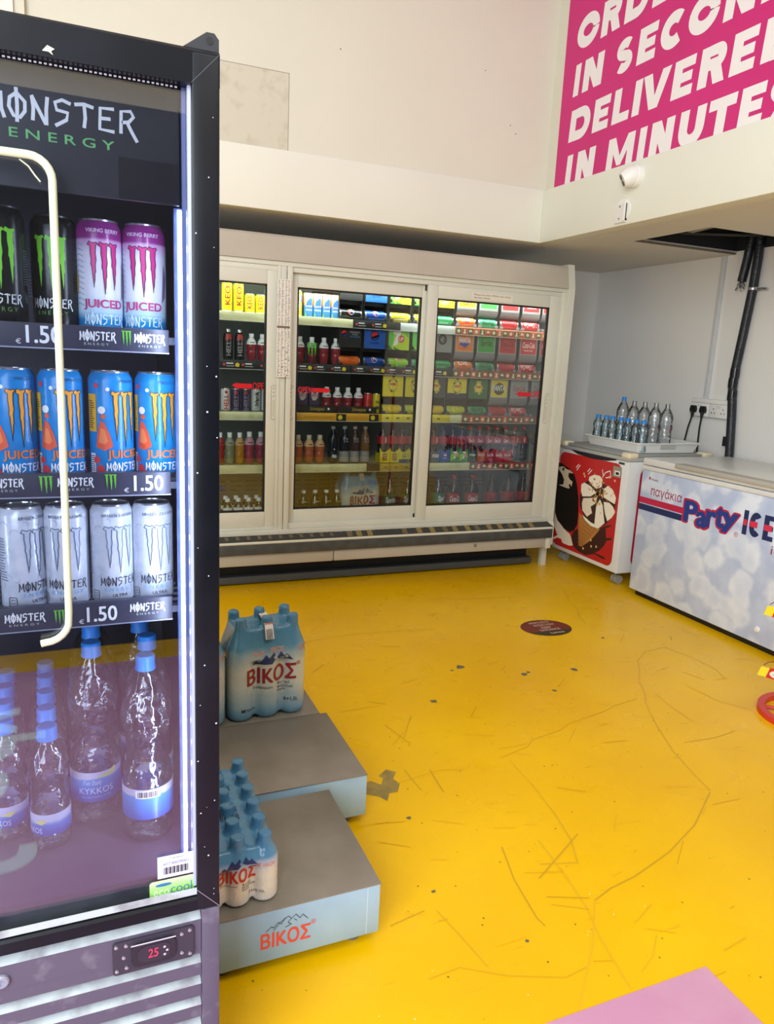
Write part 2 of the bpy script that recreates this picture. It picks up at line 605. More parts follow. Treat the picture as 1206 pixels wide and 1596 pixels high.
    def build(s, name, parent=None, loc=None):
        me = bpy.data.meshes.new(name)
        o = Vector(loc) if loc is not None else (ORIG[parent.name] if parent else Vector((0, 0, 0)))
        me.from_pydata([tuple(Vector(v) - o) for v in s.v], [], s.f)
        for m in s.mats:
            me.materials.append(m)
        me.polygons.foreach_set('material_index', s.fm)
        me.polygons.foreach_set('use_smooth', s.fs)
        me.update()
        if any(s.fs):
            me.set_sharp_from_angle(angle=math.radians(40))
        ob = bpy.data.objects.new(name, me)
        COL.objects.link(ob)
        if parent:
            ob.parent = parent
        else:
            ob.location = o
        ORIG[ob.name] = o
        return ob


_G = {}


def glyphs(t, bold=0.0, shear=0.0, sp=1.0):
    """flat letters scaled into the unit box"""
    t = t.translate({0x39A: 'K', 0x3BA: '\u043a', 0x3C0: '\u043f'})   # same shapes, cleaner outlines
    key = (t, bold, shear, sp)
    if key not in _G:
        cu = bpy.data.curves.new('letters', 'FONT')
        cu.body, cu.offset, cu.shear, cu.space_character, cu.resolution_u = t, bold, shear, sp, 3
        ob = bpy.data.objects.new('letters', cu)
        me = bpy.data.meshes.new_from_object(ob)
        vs = [(v.co.x, v.co.y) for v in me.vertices]
        fs = [list(p.vertices) for p in me.polygons]
        bpy.data.objects.remove(ob)
        bpy.data.curves.remove(cu)
        bpy.data.meshes.remove(me)
        xs, ys = [v[0] for v in vs], [v[1] for v in vs]
        x0, y0, w, h = min(xs), min(ys), max(xs) - min(xs), max(ys) - min(ys)
        _G[key] = ([((x - x0) / w, (y - y0) / h) for x, y in vs], fs, w, h)
    return _G[key]


CLAW = [(0.0, 0.93), (0.05, 1.0), (0.17, 0.965), (0.29, 0.985), (0.335, 0.95), (0.27, 0.92), (0.255, 0.74), (0.275, 0.6), (0.245, 0.5), (0.25, 0.34), (0.225, 0.3), (0.22, 0.16), (0.19, 0.0), (0.165, 0.2), (0.15, 0.3), (0.135, 0.46), (0.105, 0.5), (0.12, 0.62), (0.09, 0.76), (0.095, 0.9)]
GOTH = {
    'M': [[(0, -.08), (.12, .3), (.12, .95)], [(.08, .98), (.5, .25), (.86, .98)], [(.86, .98), (.86, .3), (1, -.08)]],
    'O': [[(.5, 1), (.14, .78), (.08, .42), (.3, .06), (.62, .02), (.88, .3), (.9, .68), (.5, 1)], [(.48, 1.22), (.5, .5), (.46, -.18)]],
    'N': [[(.1, -.02), (.16, .5), (.1, .98)], [(.08, 1), (.78, -.12)], [(.8, -.14), (.82, .5), (.9, 1.02)]],
    'S': [[(.95, .88), (.5, 1), (.12, .86), (.2, .56), (.78, .5), (.7, .2), (.1, -.1)]],
    'T': [[(-.02, .9), (.5, .97), (1, .88)], [(.5, .95), (.54, .4), (.46, -.02)]],
    'E': [[(.95, .96), (.2, .93), (.14, .04), (.95, .0)], [(.16, .5), (.75, .52)]],
    'R': [[(.14, -.02), (.18, .93), (.7, .98), (.86, .76), (.6, .52), (.2, .46)], [(.5, .48), (.75, .1), (1.05, -.3)]],
    'H': [[(.12, 0), (.12, 1)], [(.88, 0), (.88, 1)], [(.12, .5), (.88, .5)]],
    'L': [[(.15, 1), (.15, .04), (.9, .04)]],
}


def flat(o, U, V, eps=0.0006):
    o, U, V = Vector(o), Vector(U).normalized(), Vector(V).normalized()
    n = U.cross(V)
    return lambda u, v, d=0: o + U * u + V * v + n * (eps + d)


def front(x, y, z=0, eps=0.0006):
    """surface facing the camera side (-y): u runs right, v up"""
    return flat((x, y, z), (1, 0, 0), (0, 0, 1), eps)


def wrap(cx, cy, r, z0, a0=0.0, eps=0.0004):
    """upright cylinder; u = 0 faces -y, turned by a0"""
    R = r + eps
    return lambda u, v, d=0: Vector((cx + (R + d) * math.sin(u / r + a0), cy - (R + d) * math.cos(u / r + a0), z0 + v))


def roll(cx, cy, cz, r, a0=0.0, sgn=1, eps=0.0004):
    """cylinder lying along x; u runs along x, v round it, v = 0 faces -y"""
    R = r + eps
    return lambda u, v, d=0: Vector((cx + u * sgn, cy - (R + d) * math.cos(v * sgn / r + a0), cz + (R + d) * math.sin(v * sgn / r + a0)))


def thing(name, label, cat, loc=(0, 0, 0), rz=0.0, group=None):
    o = bpy.data.objects.new(name, None)
    COL.objects.link(o)
    o.empty_display_size = 0.05
    o.location = loc
    o.rotation_euler = (0, 0, rz)
    tag(o, label, cat, group)
    ORIG[o.name] = Vector(loc)
    return o


def tag(o, label, cat, group=None):
    o['label'], o['category'] = label, cat
    if group:
        o['group'] = group
    return o


def struct(o):
    o['kind'] = 'structure'
    return o


def dup(root, loc, label, rz=None):
    r = root.copy()
    COL.objects.link(r)
    r.location = loc
    if rz is not None:
        r.rotation_euler = (0, 0, rz)
    r['label'] = label
    for ch in root.children:
        c = ch.copy()
        COL.objects.link(c)
        c.parent = r
        for g in ch.children:
            e = g.copy()
            COL.objects.link(e)
            e.parent = c
    return r


def rounded(x0, y0, x1, y1, r, n=5):
    o = []
    for cx, cy, a in ((x1 - r, y1 - r, 0), (x0 + r, y1 - r, 90), (x0 + r, y0 + r, 180), (x1 - r, y0 + r, 270)):
        for i in range(n + 1):
            t = math.radians(a + 90 * i / n)
            o.append((cx + r * math.cos(t), cy + r * math.sin(t)))
    return o


# ================================================================== THE ROOM
FL = flat((0, 0, 0), (1, 0, 0), (0, 1, 0), 0.0)
m = MB()
m.box(-2.9, 3.95, -1.3, 5.12, -0.1, 0.0, M_FLOOR)
SCR = [
    ([(2.676, 2.648), (2.524, 2.631), (2.405, 2.550), (2.339, 2.463), (2.243, 2.353), (2.193, 2.263), (2.121, 2.174), (2.027, 2.004), (1.948, 1.835), (1.905, 1.693), (1.881, 1.595)], 7),
    ([(1.874, 1.589), (1.688, 1.468), (1.516, 1.392), (1.350, 1.343), (1.256, 1.327), (1.187, 1.304)], 5),
    ([(1.187, 1.304), (1.086, 1.183), (1.015, 1.113), (0.938, 1.041)], 6),
    ([(1.330, 1.818), (1.306, 1.650), (1.277, 1.529), (1.235, 1.441), (1.130, 1.470)], 6),
    ([(1.067, 1.568), (1.028, 1.440), (1.008, 1.303), (1.012, 1.272)], 5),
    ([(1.185, 1.560), (1.169, 1.405), (1.150, 1.291), (1.117, 1.194), (1.087, 1.048)], 7),
    ([(0.781, 1.407), (0.800, 1.306), (0.815, 1.209)], 4), ([(0.651, 1.398), (0.752, 1.417)], 4),
    ([(1.258, 1.157), (1.204, 1.108), (1.142, 1.078)], 4),
    ([(0.671, 1.225), (0.752, 1.231), (0.844, 1.174), (0.967, 1.125), (1.030, 1.133)], 4),
    ([(1.315, 1.989), (1.451, 2.026), (1.494, 2.063), (1.633, 2.090), (1.700, 2.124), (1.923, 2.173), (1.977, 2.197), (2.113, 2.220)], 3),
    ([(2.229, 2.240), (2.203, 2.107), (2.196, 1.989)], 5), ([(2.518, 2.384), (2.555, 2.285)], 5),
    ([(2.036, 1.871), (2.184, 1.863), (2.302, 1.881)], 4), ([(1.338, 1.966), (1.328, 1.823), (1.312, 1.690)], 4),
    ([(2.718, 3.574), (2.612, 3.380), (2.595, 3.282), (2.523, 3.164), (2.470, 3.033)], 4),
    ([(2.658, 2.637), (2.695, 2.495), (2.698, 2.358), (2.659, 2.267)], 3), ([(0.970, 3.198), (1.176, 3.227), (1.378, 3.216), (1.652, 3.187)], 4),
    ([(1.140, 2.369), (1.047, 2.219)], 4), ([(1.930, 3.587), (2.335, 3.544)], 4), ([(0.888, 2.474), (1.051, 2.480)], 5),
    ([(1.016, 2.328), (1.051, 2.170)], 4), ([(1.314, 1.547), (1.094, 1.421)], 5), ([(2.937, 2.853), (2.943, 2.699)], 4),
    ([(2.427, 2.262), (2.442, 2.098), (2.516, 1.991)], 3), ([(2.798, 2.756), (2.764, 2.710)], 8),
    ([(1.156, 1.961), (1.078, 1.986), (0.907, 1.956)], 3), ([(0.961, 2.023), (0.966, 1.896)], 5), ([(1.044, 1.997), (1.030, 1.865)], 5)]
SCRM = [K((218, 168, 12), 0.4), K((204, 156, 20), 0.4), K((228, 178, 8), 0.4)]
for i, (pts, w) in enumerate(SCR):
    m.strip(pts, w * 0.0009, SCRM[i % 3], FL, 0.0006 + 0.00002 * i)
for i in range(170):
    x, y = random.uniform(0.7, 2.9), random.uniform(1.0, 3.8)
    a, l = random.uniform(-0.6, 0.9), random.uniform(0.015, 0.12)
    m.line([(x, y), (x + l * math.cos(a), y + l * math.sin(a))], random.uniform(0.0012, 0.0032), SCRM[i % 3], FL, 0, 0.0013 + 0.000006 * i)
M_CONC = P('bare_concrete', (166, 142, 70), 0.6, noise=(22, (140, 120, 64), 0.4, 0.65))
m.poly([(0.875, 1.999), (0.865, 2.014), (0.903, 2.044), (0.93, 2.02), (0.905, 1.985), (0.915, 1.953), (0.890, 1.911), (0.862, 1.913), (0.840, 1.876), (0.825, 1.905), (0.79, 1.93), (0.79, 1.99), (0.83, 1.995), (0.855, 1.965)], M_CONC, FL, 0, 0.0008)
for x, y, r in ((1.54, 2.722, .022), (1.785, 2.569, .02), (1.815, 2.585, .012), (2.04, 2.55, .018), (1.82, 2.39, .012), (1.28, 2.451, .016), (0.868, 1.777, .009), (0.943, 1.246, .006), (0.802, 1.47, .008), (1.49, 2.70, .008), (2.43, 2.84, .01)):
    m.poly([(x + r * (0.6 + 0.6 * random.random()) * math.cos(k * PI / 4), y + r * (0.5 + 0.6 * random.random()) * math.sin(k * PI / 4)) for k in range(8)], K((104, 98, 84), 0.6), FL, 0, 0.0008)
struct(m.build('floor'))

m = MB()
m.box(-2.9, 3.95, -1.3, 5.12, 3.95, 4.05, M_SOFFIT)
struct(m.build('ceiling'))
m = MB()
m.box(-2.9, 3.95, 5.02, 5.12, 0, 2.39, M_WALLR)
struct(m.build('wall_back_lower'))
m = MB()
m.box(-2.9, 2.77, 4.09, 4.19, 2.3, 3.95, M_CREAM)
w = struct(m.build('wall_back'))
m = MB()
m.box(0.60, 1.057, 4.0885, 4.0915, 2.39, 2.765, P('patch_board', (206, 202, 186), 0.8, noise=(16, (190, 184, 166), 0.5, 0.75)))
m.box(1.057, 1.0595, 4.088, 4.091, 2.39, 2.768, K((150, 140, 122), 0.8))
m.box(0.60, 1.0595, 4.088, 4.091, 2.765, 2.7675, K((150, 140, 122), 0.8))
m.build('access_panel', w)
m = MB()
for x, z in ((1.33, 2.93), (2.39, 2.72), (2.43, 2.68), (2.2, 2.98)):
    m = MB()
    m.box(x, x + 0.006, 4.0885, 4.0905, z, z + 0.004, INK)
    m.build('nail_hole', w)
m = MB()
m.box(-1.4, -0.215, 4.03, 4.10, 2.39, 3.95, K((238, 228, 226), 0.6))
m.box(-0.215, -0.17, 4.05, 4.10, 2.39, 3.95, M_CREAM)
struct(m.build('trim_1'))
m = MB()
m.box(3.85, 3.95, -1.3, 5.12, 0, 2.39, M_WALLR)
struct(m.build('wall_right_lower'))
m = MB()
m.box(2.67, 2.77, -1.3, 4.09, 2.3, 3.95, M_CREAM)
struct(m.build('wall_right'))
m = MB()
m.box(-2.9, -2.8, -1.3, 5.12, 0, 3.95, M_CREAM)
struct(m.build('wall_left'))
m = MB()
m.box(-0.40, 3.95, -1.3, -1.2, 0, 2.3, K((58, 60, 66), 0.7))  # lower front wall painted dark to stand in for shade mirrored in the glass
m.box(-2.9, -0.40, -1.3, -1.2, 0, 0.6, K((58, 60, 66), 0.7))
m.box(-2.9, -2.78, -1.3, -1.2, 0.6, 3.95, M_CREAM)
m.box(-0.40, 3.95, -1.3, -1.2, 2.3, 3.95, M_CREAM)
m.box(-2.78, -0.40, -1.3, -1.2, 3.85, 3.95, M_CREAM)
struct(m.build('wall_front'))
# boxed-in beam round the room and the soffit behind it, with an open hatch near the right wall
m = MB()
m.box(-2.8, 2.66, 4.08, 4.18, 2.09, 2.395, M_BEAM, 0.004)
m.box(2.66, 2.76, -1.3, 4.18, 2.09, 2.395, M_BEAM, 0.004)
struct(m.build('trim_2'))
HX0, HY0, HY1 = 3.04, 3.09, 3.67
m = MB()
m.box(-2.8, 3.85, 4.18, 5.02, 2.09, 2.11, M_SOFFIT)
m.box(2.76, 3.85, HY1, 4.18, 2.09, 2.11, M_SOFFIT)
m.box(2.76, HX0, HY0, HY1, 2.09, 2.11, M_SOFFIT)
m.box(2.76, 3.85, -1.3, HY0, 2.09, 2.11, M_SOFFIT)
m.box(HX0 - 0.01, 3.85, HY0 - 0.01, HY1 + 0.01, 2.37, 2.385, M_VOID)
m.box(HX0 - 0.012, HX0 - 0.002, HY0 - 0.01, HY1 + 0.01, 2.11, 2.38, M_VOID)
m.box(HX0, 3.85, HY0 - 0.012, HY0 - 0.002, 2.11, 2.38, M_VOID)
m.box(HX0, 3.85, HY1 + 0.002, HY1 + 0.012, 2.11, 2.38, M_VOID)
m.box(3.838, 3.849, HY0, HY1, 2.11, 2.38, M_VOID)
# rough torn edge and a hanger rail inside the hatch
for i in range(40):
    x = HX0 + 0.02 * i
    m.box(x, x + 0.018, HY1 - 0.004 - 0.006 * random.random(), HY1, 2.088, 2.1, K((120, 112, 98), 0.9))
m.box(3.40, 3.425, HY0, HY1, 2.20, 2.225, K((50, 54, 60), 0.6))
struct(m.build('ceiling_soffit'))

# ------------------------------------------------------------------ sign on the right wall
t = thing('wall_sign', 'large magenta wall sign with white slanted capital letters above the right beam', 'sign', (2.669, 2.0, 2.39))
m = MB()
m.box(2.6665, 2.6695, 0.6, 3.99, 2.385, 3.85, M_PINK)
m.build('panel', t)
SG = flat((2.6665, 3.99, 0), (0, -1, 0), (0, 0, 1), 0.0008)
m = MB()
M_SIGNW = P('sign_letter_white', (236, 232, 234), 0.5)
SIGN = (
    (3.093, 3.262, 'O.099-.293 R.318-.478 D.507-.683 E.713-.845 R.875-1.04'),
    (2.858, 3.022, 'I.109-.158 N.193-.360 S.466-.602 E.638-.768 C.797-.967 O.978-1.162 N1.194-1.36 D1.395-1.57 S1.59-1.73'),
    (2.618, 2.784, 'D.105-.292 E.320-.452 L.485-.617 I.643-.697 V.702-.895 E.918-1.05 R1.085-1.243 E1.268-1.398 D1.433-1.62'),
    (2.380, 2.546, 'I.105-.157 N.203-.363 M.474-.682 I.717-.768 N.803-.958 U.995-1.153 T1.172-1.326 E1.351-1.476 S1.50-1.64'))
for v0, v1, row in SIGN:
    for g in row.split():
        a, b = g[1:].split('-')
        m.block(g[0], float(a), v0, float(b), v1, 0.055, M_SIGNW, SG, 0.07)
m.build('lettering', t)

# ------------------------------------------------------------------ dome camera and sensor base on the beam
t = thing('security_camera', 'white dome security camera looking down from the beam edge', 'camera', (2.66, 3.27, 2.33))
m = MB()
bm = bmesh.new()
c0 = Vector((2.66, 3.245, 2.315))
m.lathe((2.66, 3.245, 2.315), [(0.056, 0), (0.056, -0.012), (0.053, -0.026), (0.04, -0.036)], M_WHITEPL, 28, axis='x')
m.build('base', t)
q = Vector((-0.78, 0.42, -0.47)).normalized()
ux = q.cross(Vector((0, 0, 1))).normalized()
uy = ux.cross(q)


def along(prof, seg, mat, mb, o, a):
    vs = [o + a * h + (ux * math.cos(2 * PI * i / seg) + uy * math.sin(2 * PI * i / seg)) * r for r, h in prof for i in range(seg)]
    fs = [(j * seg + i, j * seg + (i + 1) % seg, (j + 1) * seg + (i + 1) % seg, (j + 1) * seg + i) for j in range(len(prof) - 1) for i in range(seg)]
    fs += [list(range(seg)), [(len(prof) - 1) * seg + i for i in range(seg)]]
    mb.add(vs, fs, mat, True)


m = MB()
along([(0.01, -0.04), (0.038, -0.03), (0.048, -0.01), (0.049, 0.01), (0.046, 0.03), (0.040, 0.045), (0.038, 0.052), (0.030, 0.053)], 28, M_WHITEPL, m, c0 + Vector((-0.03, 0, 0)), q)
m.build('housing', t)
m = MB()
for k, r in ((0.016, 0.014), (-0.015, 0.014)):
    m = MB()
    along([(r, 0.052), (r, 0.056), (0.001, 0.057)], 18, K((18, 18, 22), 0.15), m, c0 + Vector((-0.03, 0, 0)) + uy * k, q)
    m.build('lens', t)
t = thing('sensor_bracket', 'empty round white sensor base with two screw holes below the dome camera', 'sensor base', (2.66, 3.325, 2.165))
m = MB()
fb = flat((2.66, 3.325, 2.165), (0, -1, 0), (0, 0, 1), 0)
m.extrude([fb(0.058 * math.sin(a), 0.056 * math.cos(a), 0) for a in [2 * PI * i / 28 for i in range(28)]], (-0.006, 0, 0), M_WHITEPL)
m.extrude([fb(u, v, 0) for u, v in ((-0.048, -0.062), (0.035, -0.062), (0.035, 0.03), (-0.03, 0.03), (-0.05, 0))], (-0.012, 0, 0), K((222, 220, 216), 0.5))
m.extrude([fb(u, v, 0) for u, v in ((0.024, -0.055), (0.035, -0.055), (0.035, 0.04), (0.024, 0.04))], (-0.018, 0, 0), M_WHITEPL)
m.build('base', t)
m = MB()
fb2 = flat((2.647, 3.325, 2.165), (0, -1, 0), (0, 0, 1), 0.0005)
for v in (0.018, -0.042):
    m = MB()
    m.disc(-0.012, v, 0.0045, INK, fb2)
    m.build('screw', t)

# ------------------------------------------------------------------ pipes, conduit, sockets on the right wall
m = MB()
m.tube([(3.815, 3.47, 2.36), (3.815, 3.475, 2.20), (3.815, 3.47, 2.05), (3.815, 3.475, 1.88), (3.815, 3.50, 1.60), (3.815, 3.52, 1.40), (3.815, 3.525, 1.28), (3.815, 3.50, 1.10), (3.815, 3.475, 0.86), (3.815, 3.47, 0.70)], 0.027, P('pipe_lagging', (30, 34, 42), 0.38, bump=(60, 0.4)), 14)
po = m.build('insulated_pipe', loc=(3.815, 3.47, 0.7))
tag(po, 'long black lagged pipe running down the right wall behind the chest freezer', 'pipe')
for z, y in ((1.36, 3.521), (1.30, 3.525), (1.22, 3.518)):
    m = MB()
    m.lathe((3.815, y, z), [(0.0285, -0.03), (0.0295, 0), (0.0285, 0.03)], K((22, 24, 30), 0.25), 14)
    m.build('tape_wrap', po)
m = MB()
m.box(3.80, 3.849, 3.49, 3.53, 0.90, 0.96, K((20, 22, 26)))
m.build('clamp', po)
m = MB()
m.tube([(3.82, 3.375 + 0.04 * k, 1.862 + 0.004 * (k % 2)) for k in range(4)], 0.008, M_ALU, 8)
m.lathe((3.815, 3.475, 1.868), [(0.029, -0.008), (0.0305, 0), (0.029, 0.008)], M_ALU, 14)
m.build('strap', po)
m = MB()
m.tube([(3.80, 3.475 + 0.04, 2.36), (3.80, 3.52, 2.2), (3.80, 3.535, 2.05), (3.80, 3.555, 1.915)], 0.026, MATS['pipe_lagging'], 14)
po = m.build('pipe_stub', loc=(3.80, 3.555, 1.915))
tag(po, 'short cut off black pipe end with crumpled foil hanging from the hatch', 'pipe')
m = MB()
for k in range(9):
    a = k * 0.7
    m.tube([(3.80, 3.555, 1.925), (3.80 + 0.015 * math.cos(a), 3.557 + 0.02 * math.sin(a), 1.90), (3.80 + 0.02 * math.cos(a + 1), 3.56 + 0.028 * math.sin(a + 1), 1.885 - 0.012 * (k % 3))], 0.006, M_SILVER, 5)
m.build('foil', po)
for i, off in enumerate((0, 0.018)):
    m = MB()
    m.tube([(3.02 + off, 3.60, 2.30), (3.12 + off, 3.52, 2.17), (3.22 + off, 3.42, 2.13), (3.30 + off, 3.28, 2.16), (3.34 + off, 3.14, 2.30)], 0.006, K((150, 150, 150), 0.5), 6)
    tag(m.build('loose_cable', loc=(3.12 + off, 3.52, 2.17)), ('front' if i == 0 else 'rear') + ' one of two grey cables sagging inside the open ceiling hatch', 'cable', 'cables in the hatch')
m = MB()
m.tube([(3.05, 3.64, 2.18), (3.3, 3.55, 2.15), (3.6, 3.40, 2.15), (3.83, 3.30, 2.17)], 0.012, K((20, 22, 26)), 8)
tag(m.build('thick_cable', loc=(3.3, 3.55, 2.15)), 'thick black cable lying across the open ceiling hatch', 'cable')
m = MB()
m.box(3.828, 3.849, 3.735, 3.765, 1.17, 2.10, K((206, 209, 210), 0.5), 0.002)
tag(m.build('cable_conduit', loc=(3.849, 3.75, 1.17)), 'white vertical cable conduit from the ceiling hatch down to the sockets', 'conduit')
t = thing('socket_strip', 'white pair of double wall sockets on the right wall beside the lagged pipe', 'socket', (3.849, 3.72, 1.07))
m = MB()
m.box(3.812, 3.849, 3.535, 3.85, 1.158, 1.185, M_WHITEPL, 0.003)
m.build('trunking', t)
SK = flat((3.812, 3.85, 1.07), (0, -1, 0), (0, 0, 1), 0.0008)
for k in range(2):
    m = MB()
    m.box(3.812, 3.849, 3.85 - 0.16 * (k + 1) + 0.002, 3.85 - 0.16 * k, 1.07, 1.157, M_WHITEPL, 0.003)
    for j in range(2):
        cu = 0.16 * k + 0.04 + 0.08 * j
        for du, dv in ((0, 0.055), (-0.012, 0.03), (0.012, 0.03)):
            m.rect(cu + du - 0.003, dv - 0.005, cu + du + 0.003, dv + 0.005, INK, SK)
        m.rect(0.16 * k + 0.066 + 0.018 * j, 0.06, 0.16 * k + 0.078 + 0.018 * j, 0.078, K((210, 210, 208)), SK)
    m.build('socket_plate', t)
for i, u in enumerate((0.035, 0.118)):
    y = 3.845 - u
    t = thing('power_plug', ('left' if i == 0 else 'right') + ' black three pin plug with its cord hanging behind the freezers', 'plug', (3.812, y, 1.11), group='black plugs in the sockets')
    m = MB()
    m.extrude([(3.811, y - 0.020, 1.094), (3.811, y + 0.020, 1.094), (3.811, y + 0.024, 1.115), (3.811, y + 0.016, 1.138), (3.811, y - 0.016, 1.138), (3.811, y - 0.024, 1.115)], (-0.020, 0, 0), M_RUBBER)
    m.lathe((3.798, y, 1.072), [(0.008, -0.012), (0.012, 0.02), (0.013, 0.03)], M_RUBBER, 10)
    m.build('body', t)
    m = MB()
    dy = 0.05 if i == 0 else 0.015
    m.tube([(3.798, y, 1.07), (3.80, y + dy * 0.5, 0.99), (3.81, y + dy, 0.90), (3.815, y + dy * 1.05, 0.78), (3.82, y + dy, 0.62)], 0.0055, M_RUBBER, 8)
    m.build('cord', t)

# ================================================================== ICE CREAM FREEZER
t = thing('ice_cream_freezer', 'small white ice cream freezer with a red picture of a nut cone on its end', 'freezer', (3.41, 3.9, 0))
X0, X1, Y0, Y1 = 3.08, 3.74, 3.545, 4.25
m = MB()
m.box(X0, X1, Y0, Y1, 0.085, 0.80, M_FREEZER, 0.012)
m.build('body', t)
m = MB()
m.box(X0 - 0.005, X1 + 0.005, Y0 - 0.005, Y1 + 0.005, 0.80, 0.822, K((168, 170, 168)), 0.006)
m.box(X0 + 0.01, X1 - 0.01, Y0 + 0.01, Y1 - 0.01, 0.822, 0.842, M_LIDGREY, 0.006)
m.build('lid', t)
for x, y in ((X0 + 0.03, Y0 + 0.03), (X0 + 0.03, Y1 - 0.03), (X1 - 0.03, Y0 + 0.03), (X1 - 0.03, Y1 - 0.03)):
    m = MB()
    m.box(x - 0.04, x + 0.04, y - 0.04, y + 0.04, 0.815, 0.853, M_CREAMPL, 0.014, 3)
    m.build('corner_cap', t)
IC = flat((X0, 4.25, 0), (0, -1, 0), (0, 0, 1), 0.0006)
POST = {
    'bar': [(0.002, 0.693), (0.038, 0.691), (0.127, 0.669), (0.190, 0.635), (0.225, 0.577), (0.257, 0.488), (0.270, 0.395), (0.273, 0.312), (0.245, 0.261), (0.197, 0.239), (0.131, 0.247), (0.047, 0.294), (0.012, 0.34), (0.004, 0.458)],
    'bite': [(0.004, 0.662), (0.052, 0.674), (0.096, 0.661), (0.139, 0.658), (0.175, 0.642), (0.126, 0.640), (0.120, 0.617), (0.144, 0.595), (0.174, 0.587), (0.171, 0.558), (0.139, 0.532), (0.085, 0.533), (0.024, 0.539), (0.074, 0.549), (0.079, 0.584), (0.050, 0.618), (0.006, 0.646)],
    'milk': [(0.003, 0.36), (0.012, 0.335), (0.048, 0.288), (0.107, 0.261), (0.165, 0.235), (0.199, 0.227), (0.217, 0.209), (0.232, 0.186), (0.247, 0.157), (0.212, 0.145), (0.159, 0.144), (0.126, 0.146), (0.111, 0.169), (0.067, 0.168), (0.02, 0.142), (0.006, 0.154), (0.065, 0.185), (0.034, 0.217), (0.006, 0.247)],
    'choc': [(0.236, 0.252), (0.283, 0.283), (0.309, 0.244), (0.420, 0.296), (0.533, 0.353), (0.593, 0.379), (0.620, 0.379), (0.562, 0.348), (0.576, 0.290), (0.632, 0.304), (0.626, 0.288), (0.583, 0.274), (0.563, 0.232), (0.523, 0.191), (0.480, 0.167), (0.574, 0.164), (0.594, 0.154), (0.568, 0.147), (0.481, 0.158), (0.389, 0.126), (0.318, 0.130), (0.264, 0.148), (0.215, 0.188)],
    'cone': [(0.280, 0.394), (0.372, 0.348), (0.453, 0.329), (0.509, 0.332), (0.462, 0.275), (0.412, 0.225), (0.341, 0.172), (0.309, 0.173), (0.285, 0.302)],
    'dark': [(0.310, 0.605), (0.350, 0.630), (0.486, 0.635), (0.536, 0.614), (0.6, 0.56), (0.631, 0.525), (0.62, 0.44), (0.548, 0.365), (0.450, 0.335), (0.36, 0.36), (0.285, 0.433), (0.270, 0.498), (0.28, 0.566)],
}
PETALS = [
    [(0.347, 0.648), (0.396, 0.671), (0.452, 0.672), (0.483, 0.653), (0.482, 0.604), (0.430, 0.583), (0.379, 0.604), (0.346, 0.623)],
    [(0.274, 0.586), (0.301, 0.603), (0.371, 0.590), (0.434, 0.559), (0.382, 0.524), (0.296, 0.508), (0.276, 0.542)],
    [(0.502, 0.596), (0.543, 0.624), (0.591, 0.606), (0.629, 0.560), (0.623, 0.520), (0.568, 0.530), (0.511, 0.543)],
    [(0.308, 0.498), (0.448, 0.528), (0.436, 0.486), (0.393, 0.458), (0.414, 0.419), (0.366, 0.384), (0.311, 0.416), (0.299, 0.464)],
    [(0.448, 0.470), (0.477, 0.524), (0.511, 0.489), (0.529, 0.432), (0.547, 0.381), (0.490, 0.331), (0.414, 0.332), (0.351, 0.356), (0.316, 0.386), (0.410, 0.356), (0.449, 0.352), (0.448, 0.414)],
    [(0.516, 0.514), (0.569, 0.519), (0.608, 0.502), (0.635, 0.472), (0.611, 0.431), (0.571, 0.399), (0.542, 0.440), (0.526, 0.480)]]
m = MB()
M_RED = P('poster_red', (190, 34, 34), 0.4)
M_CREAMY = K((240, 228, 206))
m.poly(rounded(0.012, 0.115, 0.652, 0.775, 0.05), M_RED, IC)
m.poly(POST['choc'], K((62, 30, 24)), IC, 0, .0002)
m.poly(POST['milk'], M_CREAMY, IC, 0, .0004)
m.poly(POST['bar'], K((24, 18, 18), 0.25), IC, 0, .0006)
m.poly(POST['bite'], K((216, 200, 168)), IC, 0, .0008)
for u, v in ((0.135, 0.63), (0.15, 0.555), (0.06, 0.655)):
    m.disc(u, v, 0.012, K((50, 30, 24)), IC, 0, .001)
m.poly(POST['cone'], K((186, 128, 62)), IC, 0, .0008)
for k in range(7):
    m.line([(0.285 + 0.03 * k, 0.385 - 0.009 * k), (0.312 + 0.006 * k, 0.18)], 0.003, K((128, 78, 34)), IC, 0, .001)
    m.line([(0.29, 0.36 - 0.028 * k), (0.48 - 0.026 * k, 0.31 - 0.02 * k)], 0.003, K((146, 92, 42)), IC, 0, .001)
m.poly(POST['dark'], K((60, 34, 26)), IC, 0, .0011)
for i, p in enumerate(PETALS):
    m.poly(p, K((244, 236, 218)) if i != 3 else K((234, 222, 198)), IC, 0, .0013)
rs = random.Random(5)
for k in range(60):
    a, r = rs.uniform(0, 2 * PI), abs(rs.gauss(0, 0.075))
    u, v, q_ = 0.45 + r * math.cos(a), 0.555 + r * math.sin(a), rs.uniform(0.005, 0.012)
    m.poly([(u + q_ * rs.uniform(.6, 1.1) * math.cos(j * PI / 3), v + q_ * rs.uniform(.6, 1.1) * math.sin(j * PI / 3)) for j in range(6)], K(((206, 150, 78), (178, 116, 54), (222, 176, 110))[k % 3]), IC, 0, .0015)
for u, v in ((0.29, 0.66), (0.30, 0.645), (0.545, 0.68), (0.6, 0.665), (0.44, 0.2), (0.36, 0.165), (0.49, 0.21), (0.43, 0.24)):
    m.disc(u, v, 0.009, K((226, 186, 120)), IC, 0, .0012, n=7)
